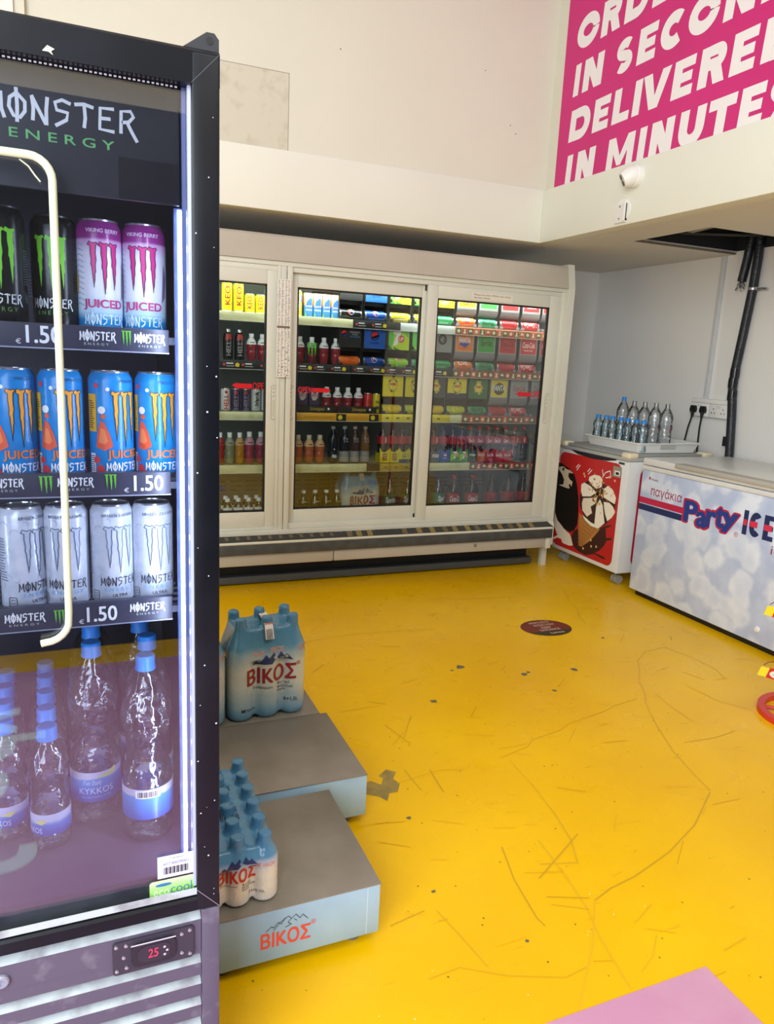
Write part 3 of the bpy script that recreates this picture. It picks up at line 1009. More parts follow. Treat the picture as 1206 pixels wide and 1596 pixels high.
for a, b in (((0.24, 0.71), (0.21, 0.672)), ((0.222, 0.712), (0.2, 0.688)), ((0.366, 0.697), (0.333, 0.664)), ((0.345, 0.703), (0.325, 0.68)), ((0.47, 0.715), (0.485, 0.675)), ((0.485, 0.675), (0.50, 0.70)), ((0.50, 0.70), (0.545, 0.72)), ((0.545, 0.72), (0.56, 0.68)), ((0.56, 0.68), (0.51, 0.67))):
    m.line([a, b], 0.006, WHITE, IC, 0, .0006)
m.rect(0.572, 0.69, 0.652, 0.757, K((156, 146, 128)), IC, 0, .0016)
m.rect(0.59, 0.70, 0.64, 0.73, WHITE, IC, 0, .0018)
m.rect(0.6, 0.705, 0.63, 0.722, INK, IC, 0, .002)
m.build('picture_panel', t)
m = MB()
m.poly([(0.10, 0.806), (0.35, 0.806), (0.60, 0.806), (0.59, 0.792), (0.5, 0.777), (0.35, 0.77), (0.2, 0.779)], K((20, 24, 34), 0.7), IC, 0, .0006)
m.build('vent_mesh', t)
m = MB()
m.rect(0.617, 0.775, 0.672, 0.789, K((60, 66, 66)), IC, 0, .0006)
m.build('rating_plate', t)
m = MB()
IS = front(X0, Y0)
m.poly(rounded(0.10, 0.13, 0.62, 0.76, 0.05), P('poster_crimson', (196, 26, 52), 0.4), IS)
m.build('side_panel', t)
for x, y in ((X0 + 0.07, Y0 + 0.07), (X0 + 0.07, Y1 - 0.07), (X1 - 0.07, Y0 + 0.07), (X1 - 0.07, Y1 - 0.07)):
    m = MB()
    m.lathe((x, y - 0.012, 0.03), [(0.03, -0.01), (0.03, 0.01)], K((150, 148, 142)), 16, axis='y')
    m.lathe((x, y + 0.016, 0.03), [(0.03, -0.01), (0.03, 0.01)], K((150, 148, 142)), 16, axis='y')
    m.box(x - 0.012, x + 0.018, y - 0.004, y + 0.008, 0.03, 0.085, M_ALU)
    m.box(x - 0.04, x + 0.04, y - 0.03, y + 0.03, 0.078, 0.086, M_ALU)
    m.build('caster', t)

# ================================================================== ICE CHEST FREEZER
t = thing('ice_chest_freezer', 'long white chest freezer printed with pale ice cubes and blue lettering', 'freezer', (3.44, 2.72, 0))
CX0, CX1, CY0, CY1 = 3.09, 3.77, 2.0, 3.43
m = MB()
m.box(CX0, CX1, CY0, CY1, 0.035, 0.775, M_ICE, 0.006)
m.build('body', t)
m = MB()
m.box(CX0 - 0.006, CX1, CY0, CY1 + 0.006, 0.775, 0.800, M_FREEZER, 0.004)
m.box(CX0 - 0.002, CX1, CY0, CY1 + 0.002, 0.803, 0.845, M_FREEZER, 0.008)
l = m.build('lid', t)
m = MB()
m.box(CX0 - 0.022, CX0 + 0.05, CY0 + 0.05, 3.16, 0.822, 0.848, K((178, 176, 170)), 0.006)
m.build('handle', l)
m = MB()
m.box(CX0 + 0.03, CX1 - 0.02, CY0 + 0.03, CY1 - 0.03, 0.0, 0.036, M_RUBBER)
m.build('plinth', t)
CH = flat((CX0, 3.43, 0), (0, -1, 0), (0, 0, 1), 0.0006)
NAVY, CRIM = K((28, 44, 92)), K((188, 30, 72))
m = MB()
m.rect(0.003, 0.576, 0.352, 0.612, CRIM, CH)
m.rect(0.003, 0.534, 0.352, 0.570, NAVY, CH)
m.text('παγάκια', 0.092, 0.62, 0.336, 0.69, K((160, 40, 84)), CH, bold=0.006)
m.text('Alaska', 0.082, 0.720, 0.139, 0.733, INK, CH, bold=0.01)
m.rect(0.062, 0.722, 0.076, 0.738, CRIM, CH)
for ch_, u0, u1, v0, v1, tl in (('P', .372, .455, .545, .655, 0), ('a', .462, .525, .535, .612, 0), ('r', .530, .585, .548, .628, 0), ('t', .59, .64, .562, .66, 0), ('y', .635, .725, .545, .645, 0)):
    m.text(ch_, u0 - .007, v0 - .007, u1 + .007, v1 + .007, CRIM, CH, bold=0.11)
    m.text(ch_, u0, v0, u1, v1, K((30, 60, 140)), CH, bold=0.075, d=.0012)
m.text('®', 0.715, 0.535, 0.742, 0.562, CRIM, CH)
for ch_, u0, u1 in (('I', .762, .79), ('C', .80, .875), ('E', .885, .945), ('C', .955, 1.03), ('U', 1.04, 1.11), ('B', 1.12, 1.19), ('E', 1.20, 1.26)):
    m.block('O' if ch_ == 'B' else ch_, u0, .56, u1, .685, .03, K((28, 44, 96)), CH)
    m.rect(u0 + 0.004, .608, u0 + (0.024 if ch_ == 'I' else 0.05), .638, K((214, 48, 84)), CH, d=.0012)
m.text('ice cubes', 0.946, 0.50, 1.25, 0.545, K((160, 40, 84)), CH)
m.build('lettering', t)
m = MB()
m.lathe((CX0 + 0.002, 3.43 - 0.94, 0.11), [(0.016, 0), (0.016, -0.006), (0.01, -0.012)], M_WHITEPL, 16, axis='x')
m.build('drain_cap', t)

# ------------------------------------------------------------------ tray of bottles
t = thing('plastic_tray', 'shallow white plastic tray of water bottles on the ice cream freezer', 'tray', (3.42, 3.82, 0.842))
TX0, TX1, TY0, TY1, TZ = 3.17, 3.69, 3.58, 4.13, 0.845
m = MB()


def ring(x0, y0, x1, y1, z, r=0.02):
    return [(x, y, z) for x, y in rounded(x0, y0, x1, y1, r, 4)]


def loft(mb, rings, mat):
    n = len(rings[0])
    vs = [p for r in rings for p in r]
    fs = [(j * n + i, j * n + (i + 1) % n, (j + 1) * n + (i + 1) % n, (j + 1) * n + i) for j in range(len(rings) - 1) for i in range(n)]
    mb.add(vs, fs, mat, True)
    return mb


loft(m, [ring(TX0 + .05, TY0 + .05, TX1 - .05, TY1 - .05, TZ + .006), ring(TX0 + .035, TY0 + .035, TX1 - .035, TY1 - .035, TZ + .006), ring(TX0 + .016, TY0 + .016, TX1 - .016, TY1 - .016, TZ + .062), ring(TX0, TY0, TX1, TY1, TZ + .064), ring(TX0, TY0, TX1, TY1, TZ + .058), ring(TX0 + .012, TY0 + .012, TX1 - .012, TY1 - .012, TZ + .056), ring(TX0 + .03, TY0 + .03, TX1 - .03, TY1 - .03, TZ), ring(TX0 + .05, TY0 + .05, TX1 - .05, TY1 - .05, TZ)], M_WHITEPL)
m.box(TX0 + .045, TX1 - .045, TY0 + .045, TY1 - .045, TZ, TZ + .006, M_WHITEPL)
m.build('basin', t)
m = MB()
m.box(TX0 + .19, TX0 + .31, TY0 + .012, TY0 + .02, TZ + .028, TZ + .05, K((176, 176, 170)))
m.build('grip_slot', t)


def pet(name, label, cat, loc, h, r, m_body, group=None, rz=0.0, cap=M_BLUECAP, lab=None, waist=0.86, ribs=6, capr=0.015, shoulder=0.70, fill=None, labmat=None, print_fn=None, seg=20):
    """plastic drink bottle: clear body with ribs and waist, screw cap, wrapped label"""
    x, y, z = loc
    t = thing(name, label, cat, loc, rz, group)
    m = MB()
    pr = [(r * 0.55, 0.006), (r * 0.8, 0.0), (r * 0.96, h * 0.02), (r, h * 0.05)]
    n = ribs * 2
    for i in range(n + 1):
        f = i / n
        hh = h * (0.06 + f * (shoulder - 0.10))
        w_ = 1 - (1 - waist) * math.exp(-((f - 0.72) / 0.16) ** 2)
        pr.append((r * w_ * (1.0 if i % 2 == 0 else 0.955), hh))
    pr += [(r * 0.99, h * shoulder), (r * 0.93, h * (shoulder + .045)), (r * 0.74, h * (shoulder + .11)), (r * 0.5, h * (shoulder + .17)), (capr * 1.0, h * (shoulder + .215)), (capr * 0.92, h * 0.95)]
    m.lathe((x, y, z), pr, m_body, seg)
    b = m.build('bottle', t)
    m = MB()
    ch_ = min(0.02, h * 0.08)
    m.lathe((x, y, z), [(capr * 1.12, h - ch_ - .006), (capr * 1.12, h - ch_ - .002), (capr * 1.04, h - ch_), (capr * 1.06, h - 0.002), (capr * 0.95, h), (capr * 0.5, h)], cap, 16)
    m.build('cap', t)
    if lab:
        m = MB()
        m.lathe((x, y, z), [(r * 1.01, h * lab[0]), (r * 1.012, h * (lab[0] + lab[1]) / 2), (r * 1.01, h * lab[1])], labmat, seg, cap=False)
        if print_fn:
            print_fn(m, wrap(x, y, r * 1.012, z, 0), h, r)
        m.build('label', t)
    return t


def vikos_print(m, fn, h, r):
    m.text('VIKOS', -0.022, h * 0.45, 0.022, h * 0.49, K((206, 40, 60)), fn, 0.006, bold=0.04)
    m.poly([(-0.015, h * .5), (-0.006, h * .53), (0.002, h * .51), (0.009, h * .525), (0.016, h * .5)], K((40, 60, 120)), fn, 0.006)


PLACE = ['first', 'second', 'third', 'fourth', 'fifth', 'sixth', 'seventh', 'eighth']
src = None
for i in range(7):
    f = i / 6
    px_, py_ = 3.232 + 0.008 * (i % 2), 4.065 - 0.44 * f
    lb = '%s from the left of the seven small blue capped bottles along the tray' % PLACE[i]
    if src is None:
        src = pet('water_bottle', lb, 'bottle', (px_, py_, TZ + .006), 0.195, 0.031, M_PETB, 'small bottles on the tray', capr=0.0165, ribs=5)
    else:
        dup(src, (px_, py_, TZ + .006), lb, i * 0.6)
src = None
for i in range(4):
    px_, py_ = 3.409 + 0.014 * i, 3.934 - 0.087 * i
    lb = '%s from the left of the four capless look clear tall bottles on the tray' % PLACE[i]
    if src is None:
        src = pet('large_water_bottle', lb.replace('capless look ', 'clear capped, ').replace('clear capped, clear', 'clear capped'), 'bottle', (px_, py_, TZ + .006), 0.298, 0.0425, M_PET, 'tall bottles on the tray', cap=M_CLEARPL, capr=0.013, ribs=8, waist=0.95, lab=(0.45, 0.54), labmat=M_CLEARPL, print_fn=vikos_print)
    else:
        dup(src, (px_, py_, TZ + .006), lb.replace('capless look ', 'clear capped, ').replace('clear capped, clear', 'clear capped'), -0.5 + 0.35 * i)
pet('large_water_bottle', 'tall clear bottle with a blue cap at the back of the tray', 'bottle', (3.395, 4.022, TZ + .006), 0.318, 0.0425, M_PET, capr=0.014, ribs=8, waist=0.95)

# ================================================================== FLOOR STICKER, MAT, RED STAND
t = thing('floor_sticker', 'round dark red floor sticker asking to keep distance', 'sticker', (2.225, 3.045, 0))
m = MB()
FS = flat((2.225, 3.045, 0), (1, 0, 0), (0, 1, 0), 0.0012)
m.poly([(0.142 * math.cos(2 * PI * i / 36), 0.112 * math.sin(2 * PI * i / 36)) for i in range(36)], P('sticker_maroon', (118, 44, 30), 0.45), FS)
m.poly([(0.142 * math.cos(a), 0.112 * math.sin(a)) for a in [math.radians(205 + 130 * i / 16) for i in range(17)]], K((52, 48, 34)), FS, 0, .0004)
m.build('disc', t)
m = MB()
for txt, u0, u1, v in (('ΚΡΑΤΗΣΤΕ', -0.058, 0.062, 0.062), ('ΑΠΟΣΤΑΣΗ', -0.055, 0.07, 0.026), ('KEEP', -0.028, 0.03, -0.01), ('DISTANCE', -0.055, 0.065, -0.042), ('Lemoni', -0.02, 0.06, -0.085)):
    m.text(txt, u0, v, u1, v + 0.022, K((226, 196, 168)), FS, d=.0008, bold=0.02)
m.build('lettering', t)
t = thing('floor_mat', 'pink printed floor mat at the front edge of the floor', 'mat', (0.27, 0.03, 0))
m = MB()
m.box(-0.75, 1.297, -0.99, 1.04, 0.0, 0.002, M_MAT)
m.build('sheet', t)
m = MB()
FM = flat((-0.45, 0.33, 0.002), (0, -1, 0), (1, 0, 0), 0.0006)
m.text('foody', 0.0, -0.08, 0.98, 0.295, K((232, 226, 232)), FM, bold=0.03)
FM2 = flat((1.16, 0.9, 0.002), (1, 0, 0), (0, 1, 0), 0.0006)
m.poly([(-0.03, -0.01), (0.0, 0.014), (0.03, 0.008), (0.034, -0.012), (0.01, -0.02)], K((232, 226, 232)), FM2)
m.build('lettering', t)

t = thing('display_stand', 'red wire display stand with a round tube base at the right edge', 'stand', (2.70, 1.87, 0))
m = MB()
M_REDM = P('red_enamel', (206, 52, 40), 0.4)
cs = [(2.70 + 0.205 * math.cos(2 * PI * i / 40), 1.87 + 0.19 * math.sin(2 * PI * i / 40)) for i in range(40)]
ci = [(2.70 + 0.178 * math.cos(2 * PI * i / 40), 1.87 + 0.163 * math.sin(2 * PI * i / 40)) for i in range(40)]
loft(m, [[(x, y, 0.0) for x, y in cs], [(x, y, 0.024) for x, y in cs], [(x, y, 0.024) for x, y in ci], [(x, y, 0.0) for x, y in ci]], M_REDM)
for i in range(4):
    a = PI / 4 + i * PI / 2
    m.tube([(2.70, 1.87, 0.012), (2.70 + 0.18 * math.cos(a), 1.87 + 0.165 * math.sin(a), 0.012)], 0.008, M_REDM)
for f_ in m.fs:
    pass
m.build('base', t)
m = MB()
m.tube([(2.70, 1.87, 0.01), (2.70, 1.87, 1.35)], 0.012, M_REDM, 12)
m.build('pole', t)
M_YEL = K((250, 232, 60))
for k, (px_, py_, pz_) in enumerate(((2.432, 1.922, 0.217), (2.483, 1.977, 0.444))):
    m = MB()
    m.tube([(2.70, 1.87, pz_ + 0.05), (px_ + 0.10, py_ - 0.05, pz_ + 0.05), (px_ + 0.03, py_ - 0.01, pz_ + 0.035), (px_ + 0.02, py_, pz_ + 0.02)], 0.002, K((120, 50, 30)), 6)
    h = m.build('hook', t)
    U = Vector((0.93, -0.38, -0.22)).normalized()
    V = Vector((0.12, -0.22, 0.97)).normalized()
    fn = flat((px_, py_, pz_), U, V, 0.001)
    m = MB()
    for a, b_, c_ in (((0, -.02, .038, .02), M_YEL, 0), ((.035, -.022, .15, .022), K((214, 44, 48)), .0006)):
        m.extrude([fn(u, v, -0.002) for u, v in ((a[0], a[1]), (a[2], a[1]), (a[2], a[3]), (a[0], a[3]))], U.cross(V) * (0.0022 + c_), b_)
    m.disc(0.085, 0, 0.043, WHITE, fn, 0, .001, ry=.018)
    m.text('Jum', 0.058, -0.004, 0.11, 0.012, INK, fn, d=.0015, bold=0.03)
    m.build('price_tag', t)

# ================================================================== PLATFORMS AND WATER PACKS
plat = []
for i, (x0, x1, y0, y1, lb) in enumerate(((0.20, 0.604, 1.362, 1.755, 'front grey metal topped floor platform with a red word and mountain line on its side'), (0.19, 0.735, 1.795, 2.19, 'middle grey metal topped floor platform, longer than the front one'), (0.12, 0.713, 2.196, 2.595, 'back grey metal topped floor platform under the large water packs'))):
    t = thing('display_platform', lb, 'platform', ((x0 + x1) / 2, (y0 + y1) / 2, 0), group='low platforms on the yellow floor')
    m = MB()
    m.box(x0, x1, y0, y1, 0.030, 0.158, M_PSIDE, 0.002)
    m.build('body', t)
    m = MB()
    m.box(x0 - .001, x1 + .001, y0 - .001, y1 + .001, 0.157, 0.161, M_STEEL, 0.001)
    m.build('top', t)
    for fx in (x0 + 0.05, x1 - 0.05):
        for fy in (y0 + 0.04, y1 - 0.04):
            m = MB()
            m.lathe((fx, fy, 0), [(0.016, 0), (0.018, 0.01), (0.012, 0.031)], K((110, 108, 104)), 14)
            m.build('foot', t)
    if i == 0:
        m = MB()
        fn = front(0, y0)
        m.text('ΒΙΚΟΣ', 0.324, 0.064, 0.436, 0.102, K((226, 78, 62)), fn, bold=0.04)
        m.text('®', 0.437, 0.098, 0.449, 0.110, K((226, 78, 62)), fn)
        for pts in ([(.335, .107), (.347, .117), (.352, .113), (.362, .124), (.37, .118), (.378, .132)], [(.352, .106), (.368, .124), (.385, .134), (.392, .126), (.384, .118), (.392, .112), (.378, .107)], [(.392, .126), (.402, .134), (.412, .122), (.418, .13), (.43, .116)], [(.398, .124), (.404, .118)]):
            m.line(pts, 0.0014, K((44, 52, 60)), fn, 0, .0003)
        m.rect(x1 - 0.032, 0.034, x1 - 0.031, 0.154, K((220, 232, 240)), fn)
        m.build('lettering', t)


def water_pack(name, label, loc, nx, ny, pitch, h, film, prints, rz=0.0, strap=None, group=None, vox=0.005, taut=0.90, relax=12, capw=.44):
    """bottles shrink-wrapped in printed film: one skin grown over the bottles, with the prints pressed on to it"""
    t = thing(name, label, 'water pack', loc, rz, group)
    m = MB()
    r = pitch * 0.505
    for i in range(nx):
        for j in range(ny):
            c = ((i - (nx - 1) / 2) * pitch, (j - (ny - 1) / 2) * pitch, 0)
            m.lathe(c, [(r * .8, 0), (r, h * .04), (r, h * .66), (r * .9, h * .72), (r * .66, h * .80), (r * (capw + .02), h * .875), (r * capw, h * .985), (r * (capw - .05), h)], film, 20)
    wx, wy = (nx - 1) / 2 * pitch, (ny - 1) / 2 * pitch
    m.box(-wx - r * .55, wx + r * .55, -wy - r * .55, wy + r * .55, 0.012, h * .70, film)
    # film drawn tight from bottle top to bottle top
    loft(m, [[(x, y, z) for x, y in rounded(-wx - q, -wy - q, wx + q, wy + q, q * .9, 4)] for z, q in ((h * .6, r * .2), (h * .6, r * .93), (h * .68, r * .9), (h * taut, r * .42), (h * taut, r * .2))], film)
    m.box(-wx, wx, -wy, wy, h * .5, h * taut - .004, film)
    ob = m.build('film', t, loc=(0, 0, 0))
    ob.parent = t
    for f in ob.data.polygons:
        f.use_smooth = True
    md = ob.modifiers.new('skin', 'REMESH')
    md.mode = 'VOXEL'
    md.voxel_size = vox
    md.use_smooth_shade = True
    sm = ob.modifiers.new('relax', 'SMOOTH')
    sm.factor, sm.iterations = 0.5, relax
    dg = bpy.context.evaluated_depsgraph_get()
    ev = ob.evaluated_get(dg)
    me = bpy.data.meshes.new_from_object(ev, depsgraph=dg)
    ob.modifiers.clear()
    me.materials.clear()
    me.materials.append(film)
    for p in me.polygons:
        p.use_smooth = True
        p.material_index = 0
    ob.data = me
    me.name = 'film'
    bvh = BVHTree.FromPolygons([v.co[:] for v in me.vertices], [list(p.vertices) for p in me.polygons])

    def press(u, v, d=0):
        hit = bvh.ray_cast(Vector((u, -1, v)), Vector((0, 1, 0)))[0]
        return (hit if hit else Vector((u, -wy - r, v))) + Vector((0, -0.0012 - d, 0))

    def press_top(u, v, d=0):
        hit = bvh.ray_cast(Vector((u, v, 1)), Vector((0, 0, -1)))[0]
        return (hit if hit else Vector((u, v, h * .8))) + Vector((0, 0, 0.0012 + d))
    ORIG[ob.name] = Vector((0, 0, 0))
    ORIG[t.name] = Vector((0, 0, 0))
    m = MB()
    prints(m, press, press_top)
    m.build('lettering', t)
    if strap:
        m = MB()
        strap(m, press, press_top)
        m.build('carry_strap', t)
    return t


FILM_BIG = zramp('water_film_large', [(0, (80, 130, 160)), (.04, (94, 144, 172)), (.09, (160, 180, 186)), (.14, (196, 200, 190)), (.20, (198, 200, 188)), (.245, (146, 170, 180)), (.275, (86, 136, 162)), (.34, (74, 126, 156))], 0.16, noise=0.02, bump=(30, 0.35))
FILM_SMALL = zramp('water_film_small', [(0, (222, 216, 202)), (.01, (226, 220, 204)), (.085, (228, 222, 206)), (.105, (196, 206, 222)), (.12, (92, 146, 180)), (.16, (78, 134, 172))], 0.16, noise=0.008, bump=(40, 0.35))
PEAK1 = [(-.058, 0), (-.046, .014), (-.038, .006), (-.018, .036), (-.008, .022), (.008, .042), (.012, .03), (.006, .024), (.012, .014), (.002, 0)]
PEAK2 = [(.018, .022), (.03, .042), (.042, .024), (.05, .032), (.07, .006), (.05, .01), (.03, .012)]
NAVYB = K((36, 56, 104))
VRED = K((146, 36, 42))


def big_prints(m, fn, top):
    m.text('ΒΙΚΟΣ', -0.075, 0.128, 0.088, 0.182, VRED, fn, .008, bold=0.05, arch=.06)
    m.text('®', .09, .178, .104, .192, VRED, fn)
    for pk in (PEAK1, PEAK2):
        m.poly([(x * 1.05 + .005, y * .95 + .192) for x, y in pk], NAVYB, fn, .008)
    m.text('Ζαγοροχώρια', -.055, .105, .01, .117, INK, fn, .008)
    for k, tx in enumerate(('Φυσικό', 'Μεταλλικό', 'Νερό')):
        m.text(tx, .028, .112 - .013 * k, .028 + (.04, .05, .026)[k], .122 - .013 * k, INK, fn, .008)
    m.text('6×1,5L', .052, .050, .096, .064, INK, fn, .008, bold=.015)
    m.text('VIKOS', -.06, .226, -.02, .24, K((214, 160, 142)), fn, .008, bold=.03)
    m.text('VIKOS', .0, .233, .045, .249, K((214, 150, 130)), fn, .008, bold=.03)
    m.text('ΒΙΚΟΣ', .098, .228, .128, .244, K((206, 140, 122)), fn, .004, bold=.03)
    m.text('■■ Vikos.com', -.095, .036, -.045, .046, INK, fn, .008)


def big_strap(m, fn, top):
    # paper carry strap over the top, with a red striped end and bar code
    pts = [(-0.004 + 0.002 * k, -0.094 + 0.0235 * k, 0.318 + 0.012 * math.sin(PI * k / 8)) for k in range(9)]
    pts[0] = (-0.004, -0.094, 0.282)
    vs, fs = [], []
    for x, y, z in pts:
        vs += [(x - .014, y, z), (x + .014, y, z)]
    fs = [(2 * k, 2 * k + 1, 2 * k + 3, 2 * k + 2) for k in range(8)]
    m.add(vs, fs, M_PAPER)
    off = [(x, y, z + .0015) for x, y, z in vs]
    for k in range(1, 4):
        for j in range(2):
            a, b, c, d = off[2 * k], off[2 * k + 1], off[2 * k + 3], off[2 * k + 2]
            A, B, Cc, D = map(Vector, (a, b, c, d))
            t0, t1 = .1 + .5 * j, .42 + .5 * j
            m.add([A.lerp(D, t0), B.lerp(Cc, t0), B.lerp(Cc, t1), A.lerp(D, t1)], [(0, 1, 2, 3)], K((222, 138, 116)))
    A, B, Cc, D = [Vector(off[i]) + Vector((0, -.0008, 0)) for i in (0, 1, 3, 2)]
    for k in range(9):
        t0 = .1 + .09 * k
        m.add([A.lerp(B, t0), A.lerp(B, t0 + .04 + .02 * (k % 2)), D.lerp(Cc, t0 + .04 + .02 * (k % 2)).lerp(A.lerp(B, t0), .3), D.lerp(Cc, t0).lerp(A.lerp(B, t0), .3)], [(0, 1, 2, 3)], INK)


def small_prints(m, fn, top):
    red = K((206, 52, 40))
    m.text('ΒΙΚΟΣ', -0.045, 0.064, 0.036, 0.096, red, fn, .006, bold=0.05, arch=.08)
    m.text('®', .037, .092, .047, .102, red, fn)
    for pk in (PEAK1, PEAK2):
        m.poly([(x * .62 - .004, y * .5 + .098) for x, y in pk], NAVYB, fn, .006)
    m.text('Ζαγοροχώρια', -.04, .053, -.004, .059, INK, fn, .006)
    for k, tx in enumerate(('Φυσικό', 'Μεταλλικό', 'Νερό')):
        m.text(tx, .006, .054 - .007 * k, .006 + (.02, .03, .016)[k], .060 - .007 * k, INK, fn, .006)
    m.text('24×0,33L', .022, .026, .056, .033, INK, fn, .006)
    m.text('VIKOS', .05, .09, .078, .099, K((226, 150, 140)), fn, .004, bold=.03)
    for v0 in (-.05, -.02, .07):
        for k in range(14):
            m.rect(-.035 + k * .0045, v0, -.0325 + k * .0045, v0 + .016 + .006 * (k % 3), K((44, 62, 88)), top)


# big packs stand across the second and third platforms; the small one on the front platform
wp = water_pack('water_bottle_pack', 'large blue film pack of six water bottles with red lettering and a paper strap', (0.537, 2.292, 0.162), 3, 2, 0.088, 0.345, FILM_BIG, big_prints, 0.07, big_strap, 'large water packs on the platforms')
dup(wp, (0.268, 2.272, 0.162), 'second large blue film water pack, mostly hidden behind the black fridge', 0.0)
water_pack('small_bottle_pack', 'low film pack of many small water bottles, white below and blue above', (0.281, 1.567, 0.162), 3, 6, 0.0605, 0.158, FILM_SMALL, small_prints, 0.0, vox=0.003, taut=0.83, relax=5, capw=.52)

# ================================================================== SLIDING DOOR COOLER
t = COOL = thing('display_cooler', 'wide cream framed drinks cooler with sliding glass doors along the back wall', 'cooler', (1.5, 4.5, 0))
KX0, KX1 = 0.08, 2.94
m = MB()
m.box(KX0, KX1, 4.93, 5.0, 0.12, 1.97, M_LINER)
m.box(KX0, KX0 + .04, 4.12, 4.94, 0.12, 1.97, M_LINER)
m.box(2.872, 2.895, 4.13, 4.94, 0.16, 1.90, M_LINER)
m.box(KX0, 2.895, 4.12, 4.94, 0.20, 0.31, M_LINER)
m.box(KX0, 2.93, 4.12, 4.99, 1.86, 1.965, M_CANOPY)
for z in (0.42, 0.45, 0.48, 0.58, 0.60):
    for k in range(26):
        m.box(KX0 + .1 + k * .105, KX0 + .18 + k * .105, 4.9285, 4.931, z, z + .006, K((60, 64, 62), 0.7))
m.build('cabinet_body', t)
m = MB()
m.extrude([(2.895, 4.045, 0.16), (2.895, 4.045, 0.30), (2.895, 4.06, 0.32), (2.895, 4.06, 1.84), (2.895, 4.09, 1.985), (2.895, 4.99, 1.985), (2.895, 4.99, 0.12), (2.895, 4.2, 0.12)], (0.045, 0, 0), M_FRAME)
m.box(2.898, 2.938, 4.10, 4.13, 0.0, 0.17, M_FRAME)
m.build('end_panel', t)
m = MB()
m.extrude([(KX0, 4.062, 1.836), (KX0, 4.090, 1.962), (KX0, 4.10, 1.974), (KX0, 4.20, 1.974), (KX0, 4.20, 1.836)], (2.895 - KX0, 0, 0), M_CANOPY)
m.build('canopy', t)
m = MB()
m.box(KX0, 2.895, 4.075, 4.15, 1.812, 1.836, M_FRAME, .002)
m.box(KX0, 2.895, 4.085, 4.15, 1.785, 1.812, M_FRAME, .002)
m.box(KX0, 2.895, 4.06, 4.15, 0.318, 0.345, M_FRAME, .002)
m.box(KX0, 2.895, 4.085, 4.15, 0.345, 0.378, M_FRAME, .002)
m.box(1.012, 1.030, 4.07, 4.15, 0.33, 1.812, M_FRAME, .002)
m.box(1.030, 1.062, 4.076, 4.15, 0.33, 1.812, M_FRAME, .002)
m.box(1.066, 1.095, 4.07, 4.15, 0.33, 1.812, M_FRAME, .002)
m.box(2.862, 2.895, 4.075, 4.15, 0.345, 1.812, M_FRAME, .002)
for k in range(60):
    m.box(1.1 + k * .03, 1.1 + k * .03 + random.uniform(.008, .03), 4.0595, 4.062, .3165, .3195, K((56, 52, 30), .8))
m.build('frame', t)
m = MB()
fs = front(0, 4.061)
m.rect(1.006, 1.218, 1.084, 1.742, M_PAPER, fs, 0, .001)
rs = random.Random(3)
for k in range(62):
    for u in (1.012, 1.03, 1.05, 1.066):
        m.rect(u + rs.uniform(0, .004), 1.226 + k * .0083, u + rs.uniform(.006, .014), 1.2295 + k * .0083, K((128, 118, 112), .8), fs, 0, .0015)
for k in range(26):
    a, b = rs.uniform(1.01, 1.08), rs.uniform(1.22, 1.50)
    m.disc(a, b, rs.uniform(.0015, .0035), K((70, 58, 50), .8), fs, 0, .002, n=7)
m.rect(1.008, 1.484, 1.08, 1.496, K((116, 102, 88), .8), fs, 0, .0018)
m.build('paper_strip', t)


def sliding_door(x0, x1, gx0, gx1, y, handle, sticker):
    m = MB()
    z0, z1, g0, g1 = 0.362, 1.785, 0.452, 1.712
    for a in ((x0, gx0, z0, z1), (gx1, x1, z0, z1), (gx0, gx1, z0, g0), (gx0, gx1, g1, z1)):
        m.box(a[0], a[1], y, y + .03, a[2], a[3], M_FRAME, .003)
    fn = front(0, y)
    for hu in handle:
        m.line(rounded(hu - .013, .98, hu + .013, 1.172, .012), .002, K((120, 112, 98)), fn)
        for k in range(3):
            m.disc(hu, 1.155 - k * .022, .003, INK, fn, n=8)
        m.rect(hu - .006, 1.0, hu + .006, 1.09, K((200, 192, 174)), fn)
    d = m.build('door', COOL)
    m = MB()
    for a in ((gx0, gx0 + .009, g0, g1), (gx1 - .009, gx1, g0, g1), (gx0, gx1, g0, g0 + .009), (gx0, gx1, g1 - .009, g1)):
        m.box(a[0], a[1], y + .004, y + .026, a[2], a[3], M_RUBBER)
    m.build('gasket', d)
    m = MB()
    m.box(gx0 + .004, gx1 - .004, y + .012, y + .016, g0 + .004, g1 - .004, M_GLASS)
    m.build('glass_pane', d)
    if sticker:
        m = MB()
        sticker(m, front(0, y + .0115))
        m.build('sticker', d)
    return d


SRED = P('sticker_red', (206, 16, 32), 0.4)


def open_left(x):
    def f(m, fn):
        m.poly([(x, 1.166), (x + .03, 1.182), (x + .03, 1.176), (x + .11, 1.176), (x + .11, 1.150), (x + .03, 1.150), (x + .03, 1.145)], SRED, fn)
        m.text('OPEN', x + .114, 1.145, x + .202, 1.183, SRED, fn, bold=.012)
    return f


def open_right(x):
    def f(m, fn):
        m.poly([(x + .20, 1.15), (x + .17, 1.166), (x + .17, 1.162), (x + .09, 1.162), (x + .09, 1.138), (x + .17, 1.138), (x + .17, 1.132)], SRED, fn)
        m.text('OPEN', x + .002, 1.132, x + .086, 1.168, SRED, fn, bold=.012)
    return f


